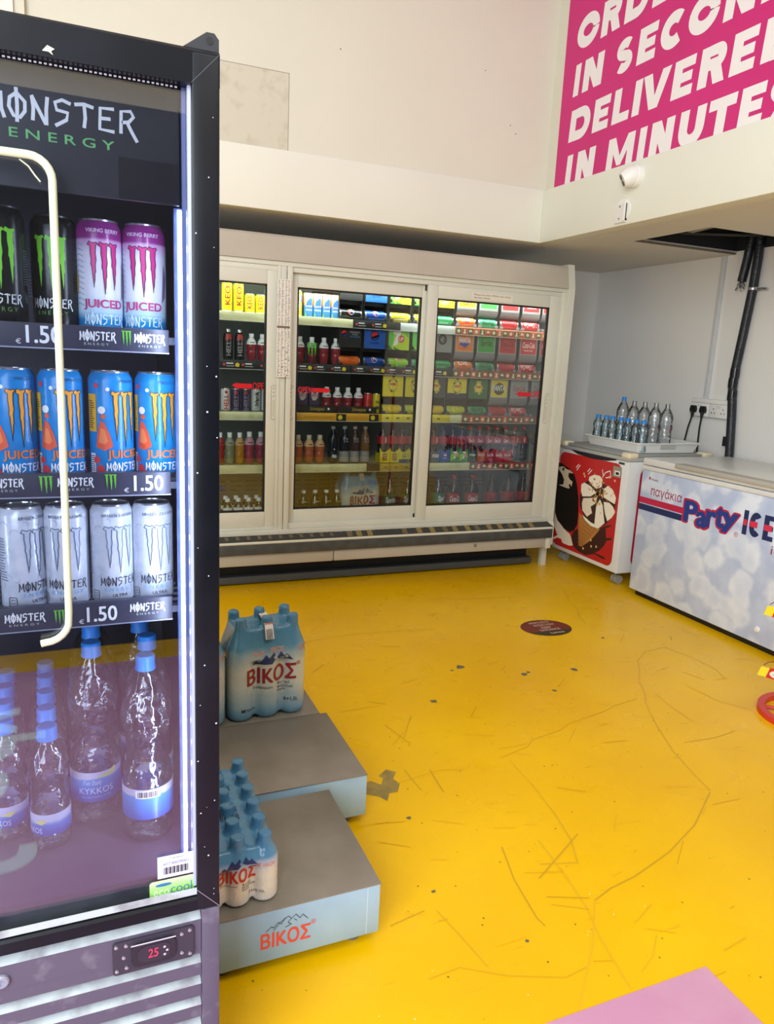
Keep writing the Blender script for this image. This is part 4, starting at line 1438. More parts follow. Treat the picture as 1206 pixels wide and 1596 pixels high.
sliding_door(0.12, 1.012, 0.20, 0.957, 4.082, (1.0,), open_left(0.770))
sliding_door(1.095, 1.935, 1.136, 1.897, 4.114, (1.108,), open_right(1.150))
d = sliding_door(1.920, 2.862, 1.986, 2.776, 4.082, (2.815,), open_left(2.585))
m = MB()
fn = front(0, 4.0815)
m.rect(2.21, 1.722, 2.50, 1.765, K((224, 216, 200)), fn)
m.text('Please be kind. While you close', 2.225, 1.745, 2.481, 1.757, INK, fn, d=.0004)
m.text('the door, thanks.', 2.225, 1.729, 2.34, 1.741, INK, fn, d=.0004)
m.build('note', d)
for z in (0.36, 1.752):
    m = MB()
    m.box(1.912, 1.926, 4.105, 4.13, z, z + .04, M_RUBBER)
    m.build('door_stop', t)
# lower front: taped ledge, bumper, kick plate
m = MB()
m.extrude([(KX0, 4.06, 0.318), (KX0, 4.06, 0.30), (KX0, 3.995, 0.293), (KX0, 3.995, 0.30)], (2.895 - KX0, 0, 0), K((40, 42, 40)))
hz = flat((0, 3.995, 0.3005), (1, 0, 0), Vector((0, .065, .018)), .0008)
for k, x in enumerate((1.44, 1.50, 1.57, 1.80, 1.90, 1.99, 2.08, 2.15, 2.24, 2.31, 2.40, 2.48, 2.56, 2.63, 2.72)):
    m.poly([(x, 0), (x + .034, 0), (x + .046, .066), (x + .012, .066)], K((138, 118, 62)) if k % 3 else K((104, 92, 58)), hz)
for k in range(12):
    x = .66 + k * .062
    m.rect(x, .02, x + .02, .06, K((104, 94, 66)), hz)
m.tube([(KX0, 3.993, 0.291), (2.885, 3.993, 0.291)], .008, M_FRAME, 8)
m.build('taped_ledge', t)
m = MB()
m.box(KX0, 2.895, 3.99, 4.10, 0.222, 0.284, M_BUMP, .006)
m.build('bumper', t)
m = MB()
m.box(KX0, 1.36, 4.01, 4.10, 0.152, 0.223, M_CANOPY, .008)
m.box(1.363, 2.86, 4.01, 4.10, 0.152, 0.223, M_CANOPY, .008)
m.box(2.86, 2.90, 4.005, 4.10, 0.145, 0.223, M_FRAME, .006)
m.disc(2.32, .195, .012, K((130, 122, 108)), front(0, 4.01))
m.build('lower_panel', t)
m = MB()
m.box(KX0, 2.84, 4.20, 4.25, 0.0, 0.16, K((24, 26, 28), .6))
m.box(KX0, 2.84, 4.13, 4.20, 0.012, 0.055, K((70, 74, 76), .5), .004)
m.build('kick_plate', t)
m = MB()
m.tube([(0.25, 4.20, 1.83), (2.85, 4.20, 1.83)], .013, P('cooler_tube_light', (235, 245, 235), em=2.2), 10)
m.build('lamp_tube', t)
SHZ = {1: 1.560, 2: 1.297, 3: 1.012, 4: 0.705}
for k, z in SHZ.items():
    m = MB()
    m.box(KX0 + .04, 2.87, 4.215, 4.88, z - .016, z - .004, K((196, 200, 194), .5))
    m.build('shelf', t)
    segs = {1: ((.2, 1.497, M_SHELF), (1.497, 1.80, M_CHARC), (1.80, 2.17, K((214, 220, 222), .25)), (2.17, 2.868, K((206, 128, 92)))), 2: ((.2, 1.497, M_CHARC), (1.497, 2.17, M_CHARC), (2.17, 2.868, K((112, 48, 36)))), 3: ((.2, 1.15, M_SHELF), (1.15, 1.70, K((206, 150, 36))), (1.70, 2.17, K((222, 204, 40))), (2.17, 2.26, M_SHELF), (2.26, 2.868, K((150, 44, 34)))), 4: ((.2, 1.62, M_SHELF), (1.62, 1.705, M_CHARC), (1.705, 1.98, K((170, 146, 52))), (1.98, 2.34, M_SHELF), (2.34, 2.868, K((126, 40, 36))))}[k]
    for x0, x1, mm in segs:
        m = MB()
        m.box(x0, x1 - .002, 4.190, 4.214, z - .046, z + .002, mm, .002)
        m.box(x0, x1 - .002, 4.1885, 4.1902, z - .047, z - .044, K((196, 196, 186)))
        fn = front(0, 4.190)
        if mm is M_CHARC:
            n_ = max(1, int((x1 - x0) / .105))
            for q_ in range(n_):
                u = max(x0, .62) + .012 + q_ * .105
                if u > x1 - .08:
                    break
                m.disc(u + .008, z - .022, .008, K((196, 70, 60)), fn, n=10)
                m.rect(u + .02, z - .019, u + .058, z - .012, WHITE, fn)
                m.rect(u + .02, z - .032, u + .064, z - .028, K((180, 180, 180)), fn)
                if q_ % 2:
                    m.poly([(u + .07, z - .032), (u + .09, z - .034), (u + .094, z - .018), (u + .08, z - .01), (u + .07, z - .016)], K((228, 206, 40)), fn)
        elif x0 >= 2.17 and mm is not M_SHELF:
            n_ = int((x1 - x0) / .042)
            for q_ in range(n_):
                u = x0 + .004 + q_ * .042
                bg = (K((78, 92, 50)), K((186, 62, 44)), K((96, 84, 44)), K((196, 88, 60)))[q_ % 4]
                m.rect(u, z - .042, u + .038, z - .004, bg, fn)
                ic = K((236, 222, 190))
                if q_ % 3 == 0:
                    m.disc(u + .019, z - .022, .011, ic, fn, 0, .0003, n=10)
                elif q_ % 3 == 1:
                    m.poly([(u + .008, z - .036), (u + .03, z - .036), (u + .024, z - .02), (u + .028, z - .01), (u + .012, z - .01), (u + .016, z - .02)], ic, fn, 0, .0003)
                else:
                    m.poly([(u + .006, z - .026), (u + .032, z - .026), (u + .026, z - .012), (u + .012, z - .012)], ic, fn, 0, .0003)
        elif k in (3, 4) and x0 >= 1.69 and mm is not M_SHELF:
            for q_ in range(int((x1 - x0) / .07)):
                m.disc(x0 + .04 + q_ * .07, z - .022, .012, K((120, 90, 30)), fn, ry=.006, n=10)
        elif k == 3 and x0 == 1.15:
            for u in (1.41, 1.62):
                m.rect(u, z - .044, u + .062, z - .002, M_CHARC, fn)
                m.disc(u + .024, z - .022, .015, K((230, 206, 40)), fn, 0, .0004, n=8)
            m.text('SCHWEPPES MIXERS', x0 + .06, z - .028, x0 + .24, z - .018, K((150, 96, 20)), fn)
        m.build('price_strip', t)
for x0 in (1.165, 1.43):
    m = MB()
    m.box(x0, x0 + .25, 4.225, 4.24, 1.014, 1.052, M_CHARC)
    m.text('Schweppes', x0 + .09, 1.020, x0 + .18, 1.046, K((210, 176, 70)), front(0, 4.225), shear=.3)
    m.rect(x0 + .20, 1.03, x0 + .212, 1.042, WHITE, front(0, 4.225))
    m.build('shelf_edge_tray', t)

# ------------------------------------------------------------------ stock in the cooler
CANP = [(.86, 0.0), (1.0, .035), (1.0, .90), (.86, .965), (.84, .985), (.86, 1.0), (.78, .99)]


def small_can(name, label, x, z, h, r, mat, art, group, y=4.262, a=0.0):
    m = MB()
    m.lathe((x, y, z), [(r * p, h * q_, M_SILVER if (i in (0,) or i >= 3) else mat) for i, (p, q_) in enumerate(CANP)], mat, 18)
    art(m, wrap(x, y, r, z, a), h, r)
    return tag(m.build(name, loc=(x, y, z)), label, 'can', group)


def copies(objs, xs, labels, dy=0.0):
    src = objs
    for x, lb in zip(xs, labels):
        c = src.copy()
        COL.objects.link(c)
        c.location = (x, src.location.y + dy, src.location.z)
        c['label'] = lb


M_KEO = P('yellow_can', (240, 216, 10), 0.3)


def keo_art(m, fn, h, r):
    m.text('KEO', -.015, h * .22, .013, h * .84, K((140, 30, 24)), fn, .005, rot=90, bold=.035)
    m.rect(.016, h * .25, .030, h * .30, K((180, 160, 30)), fn, .005)


c = small_can('beer_can', 'left of the two tall yellow cans on the top shelf behind the left door', .773, 1.563, .160, .0285, M_KEO, keo_art, 'yellow cans on the top shelf')
copies(c, [.836], ['right of the two tall yellow cans on the top shelf behind the left door'])
c = small_can('beer_can', 'left of the two short yellow cans on the top shelf behind the left door', .900, 1.563, .104, .0285, M_KEO, keo_art, 'yellow cans on the top shelf', a=-.2)
copies(c, [.962], ['right of the two short yellow cans on the top shelf, beside the door edge'])


def fanta_art(m, fn, h, r):
    m.text('FANTA', -.012, h * .22, .012, h * .86, WHITE, fn, .005, rot=90, bold=.04)
    m.poly([(.012, h * .5), (.024, h * .55), (.024, h * .85), (.014, h * .8)], K((36, 72, 170)), fn, .005)


small_can('soda_can', 'tall yellow can with blue and white print beside the drink cartons', 1.175, 1.563, .145, .0275, M_KEO, fanta_art, None)
# juice cartons
m = MB()
x, y, z = 1.238, 4.262, 1.563
m.box(x - .024, x + .024, y - .02, y + .02, z, z + .132, zramp('juice_carton_print', [(0, (52, 92, 160)), (.05, (70, 140, 204)), (.075, (60, 120, 200)), (.1, (236, 160, 90)), (.135, (244, 196, 160))], .4, noise=.02, nscale=38), .002)
fn = front(x, y - .02, z)
m.poly([(-.016, .06), (.018, .06), (.02, .10), (.008, .108), (.0, .096), (-.01, .09)], K((60, 112, 200)), fn)
m.text('JUICE', -.016, .052, .02, .064, WHITE, fn, d=.0004, bold=.03)
m.text('ORANGE', -.018, .034, .02, .044, WHITE, fn, d=.0004, bold=.03)
m.poly([(-.024, 0), (-.012, 0), (-.014, .02), (-.022, .022)], K((90, 170, 90)), fn)
o = m.build('juice_carton', loc=(x, y, z))
JL = ['%s from the left of four blue and orange drink cartons on the top shelf' % q_ for q_ in PLACE[:4]]
tag(o, JL[0], 'carton', 'blue and orange cartons on the top shelf')
copies(o, [1.292, 1.346, 1.40], JL[1:])


def hell_art(m, fn, h, r):
    m.text('HELL', -.013, h * .14, .013, h * .62, K((150, 146, 150)), fn, .005, rot=90, bold=.03)
    m.poly([(-.02, h * .66), (-.008, h * .64), (0, h * .7), (.01, h * .64), (.02, h * .72), (.014, h * .86), (-.014, h * .86)], K((168, 52, 48)), fn, .005)


m = MB()
x, z = .778, 1.30
M_HELLB = P('black_can', (24, 22, 26), 0.28)
m.lathe((x, 4.262, z), [(.024, 0), (.028, .006), (.028, .12), (.024, .138), (.016, .150), (.015, .152, M_SILVER), (.0155, .168, M_SILVER)], M_HELLB, 18)
hell_art(m, wrap(x, 4.262, .028, z), .165, .028)
o = tag(m.build('aluminium_bottle', loc=(x, 4.262, z)), 'left of two black aluminium bottles on the second shelf behind the left door', 'bottle', 'black aluminium bottles on the second shelf')
copies(o, [.842], ['right of two black aluminium bottles on the second shelf behind the left door'])

M_REDJ = P('red_juice', (136, 40, 50), 0.18)
M_PINKJ = P('pink_juice', (150, 52, 74), 0.18)
M_AMBER = P('amber_juice', (176, 92, 60), 0.18)


def juice_bottle(name, label, x, z, h, r, mat, group, capc=WHITE, y=4.262, neck=WHITE):
    t = thing(name, label, 'bottle', (x, y, z), 0, group)
    m = MB()
    m.lathe((x, y, z), [(r * .7, 0), (r * .82, h * .03), (r, h * .28), (r * .98, h * .36), (r * .90, h * .40), (r, h * .45), (r, h * .60, neck), (r * .93, h * .70, neck), (r * .62, h * .80, neck), (r * .42, h * .84)], mat, 16)
    m.rect(-.014, h * .66, .014, h * .69, K((90, 40, 50)), wrap(x, y, r * .97, z), .006)
    m.build('body', t)
    m = MB()
    m.lathe((x, y, z), [(r * .48, h * .845), (r * .5, h * .99), (r * .46, h)], capc, 14)
    m.build('cap', t)
    return t


RL = ['left of two red juice bottles on the second shelf behind the left door', 'right of two red juice bottles on the second shelf behind the left door'] + ['%s of four red juice bottles on the second shelf behind the middle door' % q_ for q_ in ('leftmost', 'second', 'third', 'rightmost')]
jb = juice_bottle('juice_bottle', RL[0], .911, 1.30, .150, .0285, M_REDJ, 'red juice bottles on the second shelf')
for x, lb in zip((.974, 1.195, 1.268, 1.342, 1.416), RL[1:]):
    dup(jb, (x, 4.262, 1.30), lb)
fn = front(1.255, 4.214, 1.302)
m = MB()
m.box(1.218, 1.292, 4.2165, 4.2185, 1.302, 1.42, M_CLEARPL)
m.claws(-.03, .03, .03, .115, K((84, 190, 50)), fn)
tag(m.build('claw_flag', loc=(1.255, 4.214, 1.302)), 'clear card with three green claw marks in front of the red bottles', 'sign')

# third shelf
M_WHITECAN = P('white_can', (214, 212, 210), 0.3)
M_PURPC = P('purple_can', (66, 54, 84), 0.3)


def hell2(col, bg=None):
    def f(m, fn, h, r):
        m.text('HELL', -.013, h * .08, .013, h * .72, col, fn, .005, rot=90, bold=.04)
        m.disc(0, h * .82, .009, K((196, 40, 40)), fn, .005, n=10)
    return f


def zebra(m, fn, h, r):
    rs = random.Random(4)
    for k in range(9):
        v = h * (.1 + .085 * k)
        m.poly([(-.02 + rs.uniform(0, .014), v), (.004 + rs.uniform(0, .016), v + h * .05), (.01 + rs.uniform(0, .01), v + h * .09), (-.012 + rs.uniform(0, .01), v + h * .03)], INK, fn, .005)
    m.text('Island', -.01, h * .25, .01, h * .8, INK, fn, .005, d=.0003, rot=90, bold=.03)


small_can('energy_can', 'white and red can at the left end of the third shelf behind the left door', .765, 1.014, .128, .0265, M_WHITECAN, hell2(K((196, 36, 40))), None)
c = small_can('energy_can', 'left of two dark purple cans on the third shelf behind the left door', .823, 1.014, .126, .0265, M_PURPC, hell2(K((128, 118, 140))), 'purple cans on the third shelf')
copies(c, [.880], ['right of two dark purple cans on the third shelf behind the left door'])
c = small_can('tea_can', 'left of two white cans with black stripes on the third shelf', .940, 1.014, .128, .0265, M_WHITECAN, zebra, 'striped cans on the third shelf')
copies(c, [.998], ['right of two white cans with black stripes, beside the left door edge'])
m = MB()
x, y, z = 1.215, 4.262, 1.052
m.box(x - .033, x + .033, y - .02, y + .03, z, z + .105, M_PURPC, .002)
fn = front(x, y - .02, z)
m.poly([(-.02, .085), (.0, .07), (.022, .085), (.02, .05), (.006, .032), (-.012, .032), (-.022, .055)], K((206, 206, 206)), fn)
m.text('VIMTO', -.026, .05, .028, .07, K((170, 40, 60)), fn, d=.0005, bold=.03)
o = tag(m.build('drink_multipack', loc=(x, y, z)), 'left of two purple drink packs on the third shelf behind the middle door', 'pack', 'purple packs on the third shelf')
copies(o, [1.288], ['right of two purple drink packs on the third shelf behind the middle door'])
RL = ['%s of four red juice bottles on the third shelf behind the dark tray' % q_ for q_ in ('leftmost', 'second', 'third', 'rightmost')]
for x, lb in zip((1.372, 1.440, 1.508, 1.576), RL):
    c = dup(jb, (x, 4.275, 1.014), lb)
    c['group'] = 'red juice bottles on the third shelf'


def plain_art(col):
    def f(m, fn, h, r):
        m.rect(-.012, h * .2, .012, h * .35, col, fn, .005)
        m.text('ita', -.012, h * .5, .014, h * .66, col, fn, .005, bold=.03)
    return f


small_can('soda_can', 'red can on the third shelf beside the yellow can', 1.634, 1.014, .122, .0265, P('red_can', (190, 30, 36), .3), plain_art(K((110, 20, 26))), None)
small_can('soda_can', 'yellow can on the third shelf left of the yellow dispenser signs', 1.690, 1.014, .122, .0245, P('lemon_can', (214, 192, 40), .3), plain_art(K((50, 70, 40))), None)


def bottle(name, label, x, z, h, r, liq, capc, group, prof='cola', lab=None, labm=None, art=None, y=4.265, lq=.75):
    """pet soft drink bottle; body, cap and paper label"""
    t = thing(name, label, 'bottle', (x, y, z), 0, group)
    m = MB()
    if prof == 'cola':
        pr = [(.75, 0), (.9, .02), (1, .06), (.94, .25), (.88, .36), (.96, .46), (1, .52), (1.0, .64), (.9, .72), (.62, .82), (.38, .90), (.34, .94)]
    elif prof == 'big':
        pr = [(.8, 0), (.97, .02), (1, .05), (.97, .3), (1, .36), (1, .63), (.94, .70), (.6, .81), (.36, .89), (.32, .94)]
    elif prof == 'tall':
        pr = [(.8, 0), (.97, .02), (1, .05), (1, .62), (.94, .70), (.6, .80), (.36, .88), (.32, .94)]
    else:
        pr = [(.8, 0), (.98, .03), (1, .08), (.92, .35), (1, .6), (.9, .7), (.55, .80), (.45, .86), (.42, .9)]
    top = clear('bottle_neck_%s' % name, (.5, .5, .5), .08, .02, 1.5) if False else liq
    m.lathe((x, y, z), [(r * p, h * q_) for p, q_ in pr], liq, 16)
    m.build('bottle', t)
    m = MB()
    m.lathe((x, y, z), [(.0135, h * .925), (.014, h * .93), (.014, h * .995), (.012, h)], capc, 12)
    m.build('cap', t)
    if lab:
        m = MB()
        rr = r * 1.015
        m.lathe((x, y, z), [(rr, h * lab[0]), (rr, h * lab[1])], labm, 16, cap=False)
        if art:
            art(m, wrap(x, y, rr, z), h, r)
        m.build('label', t)
    return t


J4 = ['left of two wide pink juice bottles on the fourth shelf behind the left door', 'right of two wide pink juice bottles on the fourth shelf behind the left door']
b = juice_bottle('juice_bottle', J4[0], .905, .708, .185, .030, M_PINKJ, 'wide pink bottles on the fourth shelf', neck=K((196, 150, 160)))
dup(b, (.972, 4.262, .708), J4[1])
juice_bottle('juice_bottle', 'pale green drink bottle on the fourth shelf behind the left door', .790, .708, .180, .028, P('pale_green_drink', (126, 132, 100), .2), None, neck=K((150, 154, 130)))
juice_bottle('juice_bottle', 'orange drink bottle on the fourth shelf behind the left door', .848, .708, .180, .028, P('orange_drink', (176, 120, 40), .2), None, neck=K((196, 160, 100)))
juice_bottle('juice_bottle', 'dark red bottle at the left end of the fourth shelf', .735, .708, .180, .026, P('dark_red_drink', (150, 32, 32), .2), None, neck=K((176, 40, 40)))
b = juice_bottle('juice_bottle', 'leftmost of three orange red juice bottles on the fourth shelf behind the middle door', 1.198, .708, .168, .0305, M_AMBER, 'orange red bottles on the fourth shelf', neck=K((214, 176, 130)), capc=K((210, 196, 176)))
dup(b, (1.266, 4.262, .708), 'middle of three orange red juice bottles on the fourth shelf behind the middle door')
dup(b, (1.334, 4.262, .708), 'rightmost of three orange red juice bottles on the fourth shelf behind the middle door')


def spot(m, fn, h, r):
    m.disc(-.004, h * .19, .010, K((200, 204, 206)), fn, .006, n=10)
    m.disc(.010, h * .18, .011, K((200, 204, 206)), fn, .006, n=10)
    m.disc(0, h * .38, .004, WHITE, fn, .006, n=8)


M_SILVLAB = P('silver_label', (150, 148, 148), .35)
bottle('soda_bottle', 'dark blue bottle with white spots beside the orange red bottles', 1.418, .708, .222, .031, P('dark_blue_bottle', (16, 26, 40), .12), K((150, 150, 150)), None, 'tall', (.1, .3), P('dark_blue_label', (20, 34, 50), .3), spot)


def pr_art(m, fn, h, r):
    m.text('ΤΣΑΚ', -.018, h * .64, .016, h * .69, K((190, 194, 196)), fn, .006)
    m.text('Ε 40', -.01, h * .57, .016, h * .62, K((190, 194, 196)), fn, .006)


bottle('soda_bottle', 'black bottle with a silver lower label on the fourth shelf', 1.492, .708, .222, .031, P('blue_black_bottle', (22, 28, 42), .12), K((160, 160, 160)), None, 'tall', (.02, .32), M_SILVLAB, pr_art)
bottle('soda_bottle', 'brown bottle with a silver lower label and pink cap on the fourth shelf', 1.560, .708, .222, .030, P('brown_bottle', (70, 48, 44), .12), K((190, 150, 150)), None, 'tall', (.02, .32), M_SILVLAB, pr_art)
bottle('soda_bottle', 'amber bottle with a silver lower label left of the yellow holders', 1.628, .708, .222, .030, P('amber_bottle', (120, 84, 50), .12), K((180, 150, 130)), None, 'tall', (.02, .32), M_SILVLAB, pr_art)
M_COKLAB = P('red_cola_label', (176, 20, 34), .35)


def bar_art(m, fn, h, r):
    m.rect(.008, h * .56, .018, h * .70, K((214, 206, 200)), fn, .006)


def coke_art(m, fn, h, r):
    m.text('Coca-Cola', -.024, h * .56, .024, h * .66, WHITE, fn, .006, shear=.3, bold=.02)


def coke_big(m, fn, h, r):
    m.text('Coca-Cola', -.040, h * .44, .040, h * .56, WHITE, fn, .006, shear=.3, bold=.02)
    m.rect(-.04, h * .40, .045, h * .405, WHITE, fn, .006)


def zero_big(m, fn, h, r):
    m.text('Coca-Cola', -.036, h * .44, .036, h * .56, INK, fn, .006, shear=.3, bold=.02)


def sprite_big(m, fn, h, r):
    m.text('Sprite', -.040, h * .42, .040, h * .57, WHITE, fn, .006, shear=.25, bold=.03)
    m.rect(-.002, h * .12, .008, h * .16, K((190, 220, 190)), fn, .006)


HOLD = 'bottle holder'


def holder(name, label, x, mat, art, group, w=.033):
    m = MB()
    z = .708
    pts = [(-w, 0), (w, 0), (w, .075), (w * .9, .085), (w * .2, .066), (-w * .5, .068), (-w * .86, .09), (-w, .095)]
    m.extrude([(x + u, 4.228, z + v) for u, v in pts], (0, .003, 0), mat)
    m.box(x - w, x - w + .002, 4.228, 4.30, z, z + .06, mat)
    art(m, front(x, 4.228, z))
    return tag(m.build(name, loc=(x, 4.228, z)), label, 'holder', group)


def lip_art(red):
    def f(m, fn):
        m.poly([(-.012, .012), (.02, .012), (.018, .058), (-.01, .062), (-.014, .04)], K((150, 120, 40)) if red else K((176, 190, 60)), fn)
        m.disc(.005, .04, .012, K((236, 206, 60)), fn, 0, .0004, ry=.008, n=10)
        m.rect(-.006, .036, .016, .043, K((190, 40, 40)), fn, 0, .0008)
        if not red:
            m.rect(-.032, .001, .032, .02, K((40, 52, 90)), fn, 0, .0004)
    return f


M_YHOLD = P('yellow_holder', (228, 212, 24), .4)
xs = [1.748, 1.814, 1.880, 1.946]
src = None
for i, x in enumerate(xs):
    lb = '%s of four dark cola bottles standing behind the yellow holders' % ('leftmost', 'second', 'third', 'rightmost')[i]
    if src is None:
        src = bottle('cola_bottle', lb, x, .708, .222, .0315, M_COLA, M_CHARC, 'cola bottles behind the yellow holders', 'cola', (.52, .74), M_COKLAB, bar_art, y=4.275)
    else:
        dup(src, (x, 4.275, .708), lb, .5 * i)
for i, x in enumerate(xs):
    holder('bottle_holder', '%s yellow bottle holder with a fruit badge on the fourth shelf' % ('leftmost', 'second', 'third', 'rightmost')[i], x, M_YHOLD, lip_art(i < 2), 'yellow bottle holders')
xs = [2.105, 2.172, 2.242, 2.308]
for i, x in enumerate(xs):
    c = dup(src, (x, 4.275, .708), '%s of four black capped cola bottles behind the right door' % ('leftmost', 'second', 'third', 'rightmost')[i], .4 * i)
    c['group'] = 'black capped cola bottles behind the right door'


def pepsi_h(m, fn):
    m.disc(.002, .048, .011, WHITE, fn, n=14)
    m.disc(.002, .048, .0095, K((200, 30, 44)), fn, 0, .0004, a0=.3, a1=PI + .3, n=12)
    m.text('pepsi', -.012, .02, .014, .03, WHITE, fn)


def seven(m, fn, s_=1.0):
    m.poly([(-.028 * s_, .008), (-.016 * s_, .008), (.0, .03), (.03 * s_, .03), (.03 * s_, .06), (-.03 * s_, .05)], K((150, 206, 60)), fn)
    m.poly([(-.012 * s_, .068), (.016 * s_, .068), (.018 * s_, .060), (.004 * s_, .02), (-.008 * s_, .02), (.004 * s_, .058), (-.012 * s_, .058)], WHITE, fn, 0, .0004)
    m.disc(.014 * s_, .044, .011 * s_, K((206, 60, 40)), fn, 0, .0008, n=14)
    m.text('UP', .007 * s_, .039, .021 * s_, .049, WHITE, fn, 0, .0012, bold=.03)


def word(tx, col, v0=.03, v1=.05, w=.024):
    return lambda m, fn: m.text(tx, -w, v0, w, v1, col, fn, shear=.2, bold=.03)


holder('bottle_holder', 'blue grey bottle holder at the left edge of the right door', 2.105, P('grey_blue_holder', (70, 84, 110), .4), word('max', WHITE), None)
holder('bottle_holder', 'blue bottle holder with a red and white ball on the fourth shelf', 2.172, P('blue_holder', (28, 84, 170), .4), pepsi_h, None)
for i, x in enumerate((2.242, 2.308)):
    holder('bottle_holder', '%s green bottle holder with a big white seven' % ('left', 'right')[i], x, P('green_holder_%d' % i, (60, 150, 56), .4), seven, 'green holders with a seven')
xs = [2.375, 2.441, 2.508, 2.575, 2.642, 2.712, 2.785]
src = None
M_DIMCLR = clear('clear_empty_bottle', (.72, .76, .80), .06, .06, 1.5, bump=(40, .4))
for i, x in enumerate(xs):
    lb = '%s from left of seven red capped bottles on the fourth shelf' % PLACE[i]
    if src is None:
        src = bottle('cola_bottle', lb, x, .708, .226, .0315, M_COLA, K((200, 24, 40)), 'red capped bottles on the fourth shelf', 'cola', (.52, .74), M_COKLAB, coke_art, y=4.275)
    elif i == 5:
        s5 = bottle('cola_bottle', lb, x, .708, .226, .0315, M_DIMCLR, K((200, 24, 40)), 'red capped bottles on the fourth shelf', 'cola', (.52, .74), M_COKLAB, bar_art, y=4.275)
    elif i == 6:
        dup(s5, (x, 4.275, .708), lb, -.6)
    else:
        dup(src, (x, 4.275, .708), lb, .25 * (i % 3) - .2)
for i, x in enumerate(xs[:6]):
    c = dup(src, (x - .034, 4.345, .708), '%s from the left in rear row of red capped bottles' % PLACE[i], .3 * i)
    c['group'] = 'rear row of red capped bottles'
for i, (x, col, tx, nm) in enumerate(((2.375, (26, 76, 44), 'Schweppes', 'dark green bottle holder in front of a red capped bottle'), (2.441, (206, 96, 40), 'FANTA', 'orange bottle holder in front of a red capped bottle'), (2.508, (186, 26, 44), 'Coca-Cola', 'leftmost of three red bottle holders on the fourth shelf'), (2.575, (186, 26, 44), 'Coca-Cola', 'middle of three red bottle holders on the fourth shelf'), (2.642, (186, 26, 44), 'Coca-Cola', 'rightmost of three red bottle holders on the fourth shelf'))):
    holder('bottle_holder', nm, x, K(col), word(tx, WHITE, .035, .055), 'coloured holders below the red caps')

# bottom deck
src = None
for i, x in enumerate((1.240, 1.314, 1.386, 1.455)):
    lb = '%s from the left of four small clear olive bottles on the bottom deck' % PLACE[i]
    if src is None:
        src = bottle('sport_bottle', lb, x, .312, .225, .030, clear('olive_drink', (.55, .56, .36), .06, .05, 1.5), WHITE, 'small bottles on the bottom deck', 'sport', (.30, .62), clear('thin_label', (.75, .75, .6), .06, .3), lambda m, fn, h, r: (m.text('PRO', -.016, h * .50, .016, h * .57, K((206, 206, 180)), fn, .006), m.text('FUEL', -.014, h * .40, .016, h * .47, K((206, 206, 180)), fn, .006), m.line([(-.022, h * .68), (0, h * .71), (.022, h * .68)], .003, WHITE, fn, .006)))
    else:
        dup(src, (x, 4.265, .312), lb, .25 * i)
src = None
for j in range(2):
    for i in range(4):
        x, y = .775 + .062 * i, 4.24 + .07 * j
        lb = '%s from left, %s row of white capped bottles behind left door' % (PLACE[i], ('front', 'rear')[j])
        if src is None:
            src = pet('milk_bottle', lb, 'bottle', (x, y, .312), .195, .028, M_DIMCLR, 'white topped bottles behind the left door', cap=WHITE, capr=.013, ribs=4, shoulder=.66, lab=(.60, .72), labmat=WHITE)
        else:
            dup(src, (x, y, .312), lb, .3 * i)
m0 = dup(wp, (1.615, 4.335, .312), 'blue film water pack with red lettering on the bottom deck of the cooler', 0.0)
m0['group'] = 'large water packs on the platforms'
del m0['group']
M_SPRB = clear('green_clear_bottle', (.62, .74, .66), .06, .05, 1.5)
M_SPRL = P('green_label', (22, 104, 56), .35)
M_BIGCOLA = P('big_cola', (34, 18, 16), .1)
b = bottle('large_soda_bottle', 'left of two large green labelled bottles beside the water pack in the cooler', 1.808, .312, .305, .044, M_SPRB, M_CHARC, 'large green labelled bottles', 'big', (.36, .62), M_SPRL, sprite_big)
dup(b, (1.935, 4.265, .312), 'right of two large green labelled bottles, at the middle door edge')
dup(b, (2.155, 4.265, .312), 'large green labelled bottle at the left edge of the right door', .5)
b = bottle('large_cola_bottle', 'first large dark cola bottle on the bottom deck, with a red cap and white script', 2.270, .312, .300, .044, M_BIGCOLA, K((196, 24, 40)), None, 'big', (.36, .62), M_COKLAB, coke_big)
dup(b, (2.408, 4.265, .312), 'second large cola bottle with a red cap and white script')
b = bottle('large_cola_bottle', 'leftmost of three large black capped cola bottles on the bottom deck', 2.560, .312, .300, .044, M_BIGCOLA, M_CHARC, 'large black capped cola bottles', 'big', (.36, .62), M_COKLAB, zero_big)
dup(b, (2.690, 4.265, .312), 'middle of three large black capped cola bottles on the bottom deck')
dup(b, (2.815 - .01, 4.265, .312), 'rightmost of three large black capped cola bottles on the bottom deck')


# ------------------------------------------------------------------ lying-can dispensers
def ball(m, fn, u, v, r):
    m.disc(u, v, r, WHITE, fn, n=18)
    m.disc(u, v, r * .88, K((204, 34, 48)), fn, 0, .0003, a0=.35, a1=PI + .35, n=14)
    m.disc(u, v, r * .88, K((24, 50, 130)), fn, 0, .0003, a0=PI + .75, a1=2 * PI - .05, n=12)
    m.text('pepsi', u - r, v - r * 1.9, u + r, v - r * 1.25, WHITE, fn)


def s_pepsi(m, fn):
    m.rect(-.068, 0, .068, .125, P('sign_blue', (26, 88, 180), .4) if 'sign_blue' not in MATS else MATS['sign_blue'], fn)
    ball(m, fn, 0, .075, .027)


def s_max(m, fn):
    m.rect(-.068, 0, .068, .125, K((24, 26, 30)), fn)
    ball(m, fn, -.036, .082, .019)
    m.text('MAXIMUM', -.002, .084, .058, .094, K((170, 180, 190)), fn, d=.0003)
    m.text('TASTE', .01, .072, .046, .081, K((170, 180, 190)), fn, d=.0003)
    m.text('NO SUGAR', -.002, .058, .06, .068, K((60, 140, 200)), fn, d=.0003)


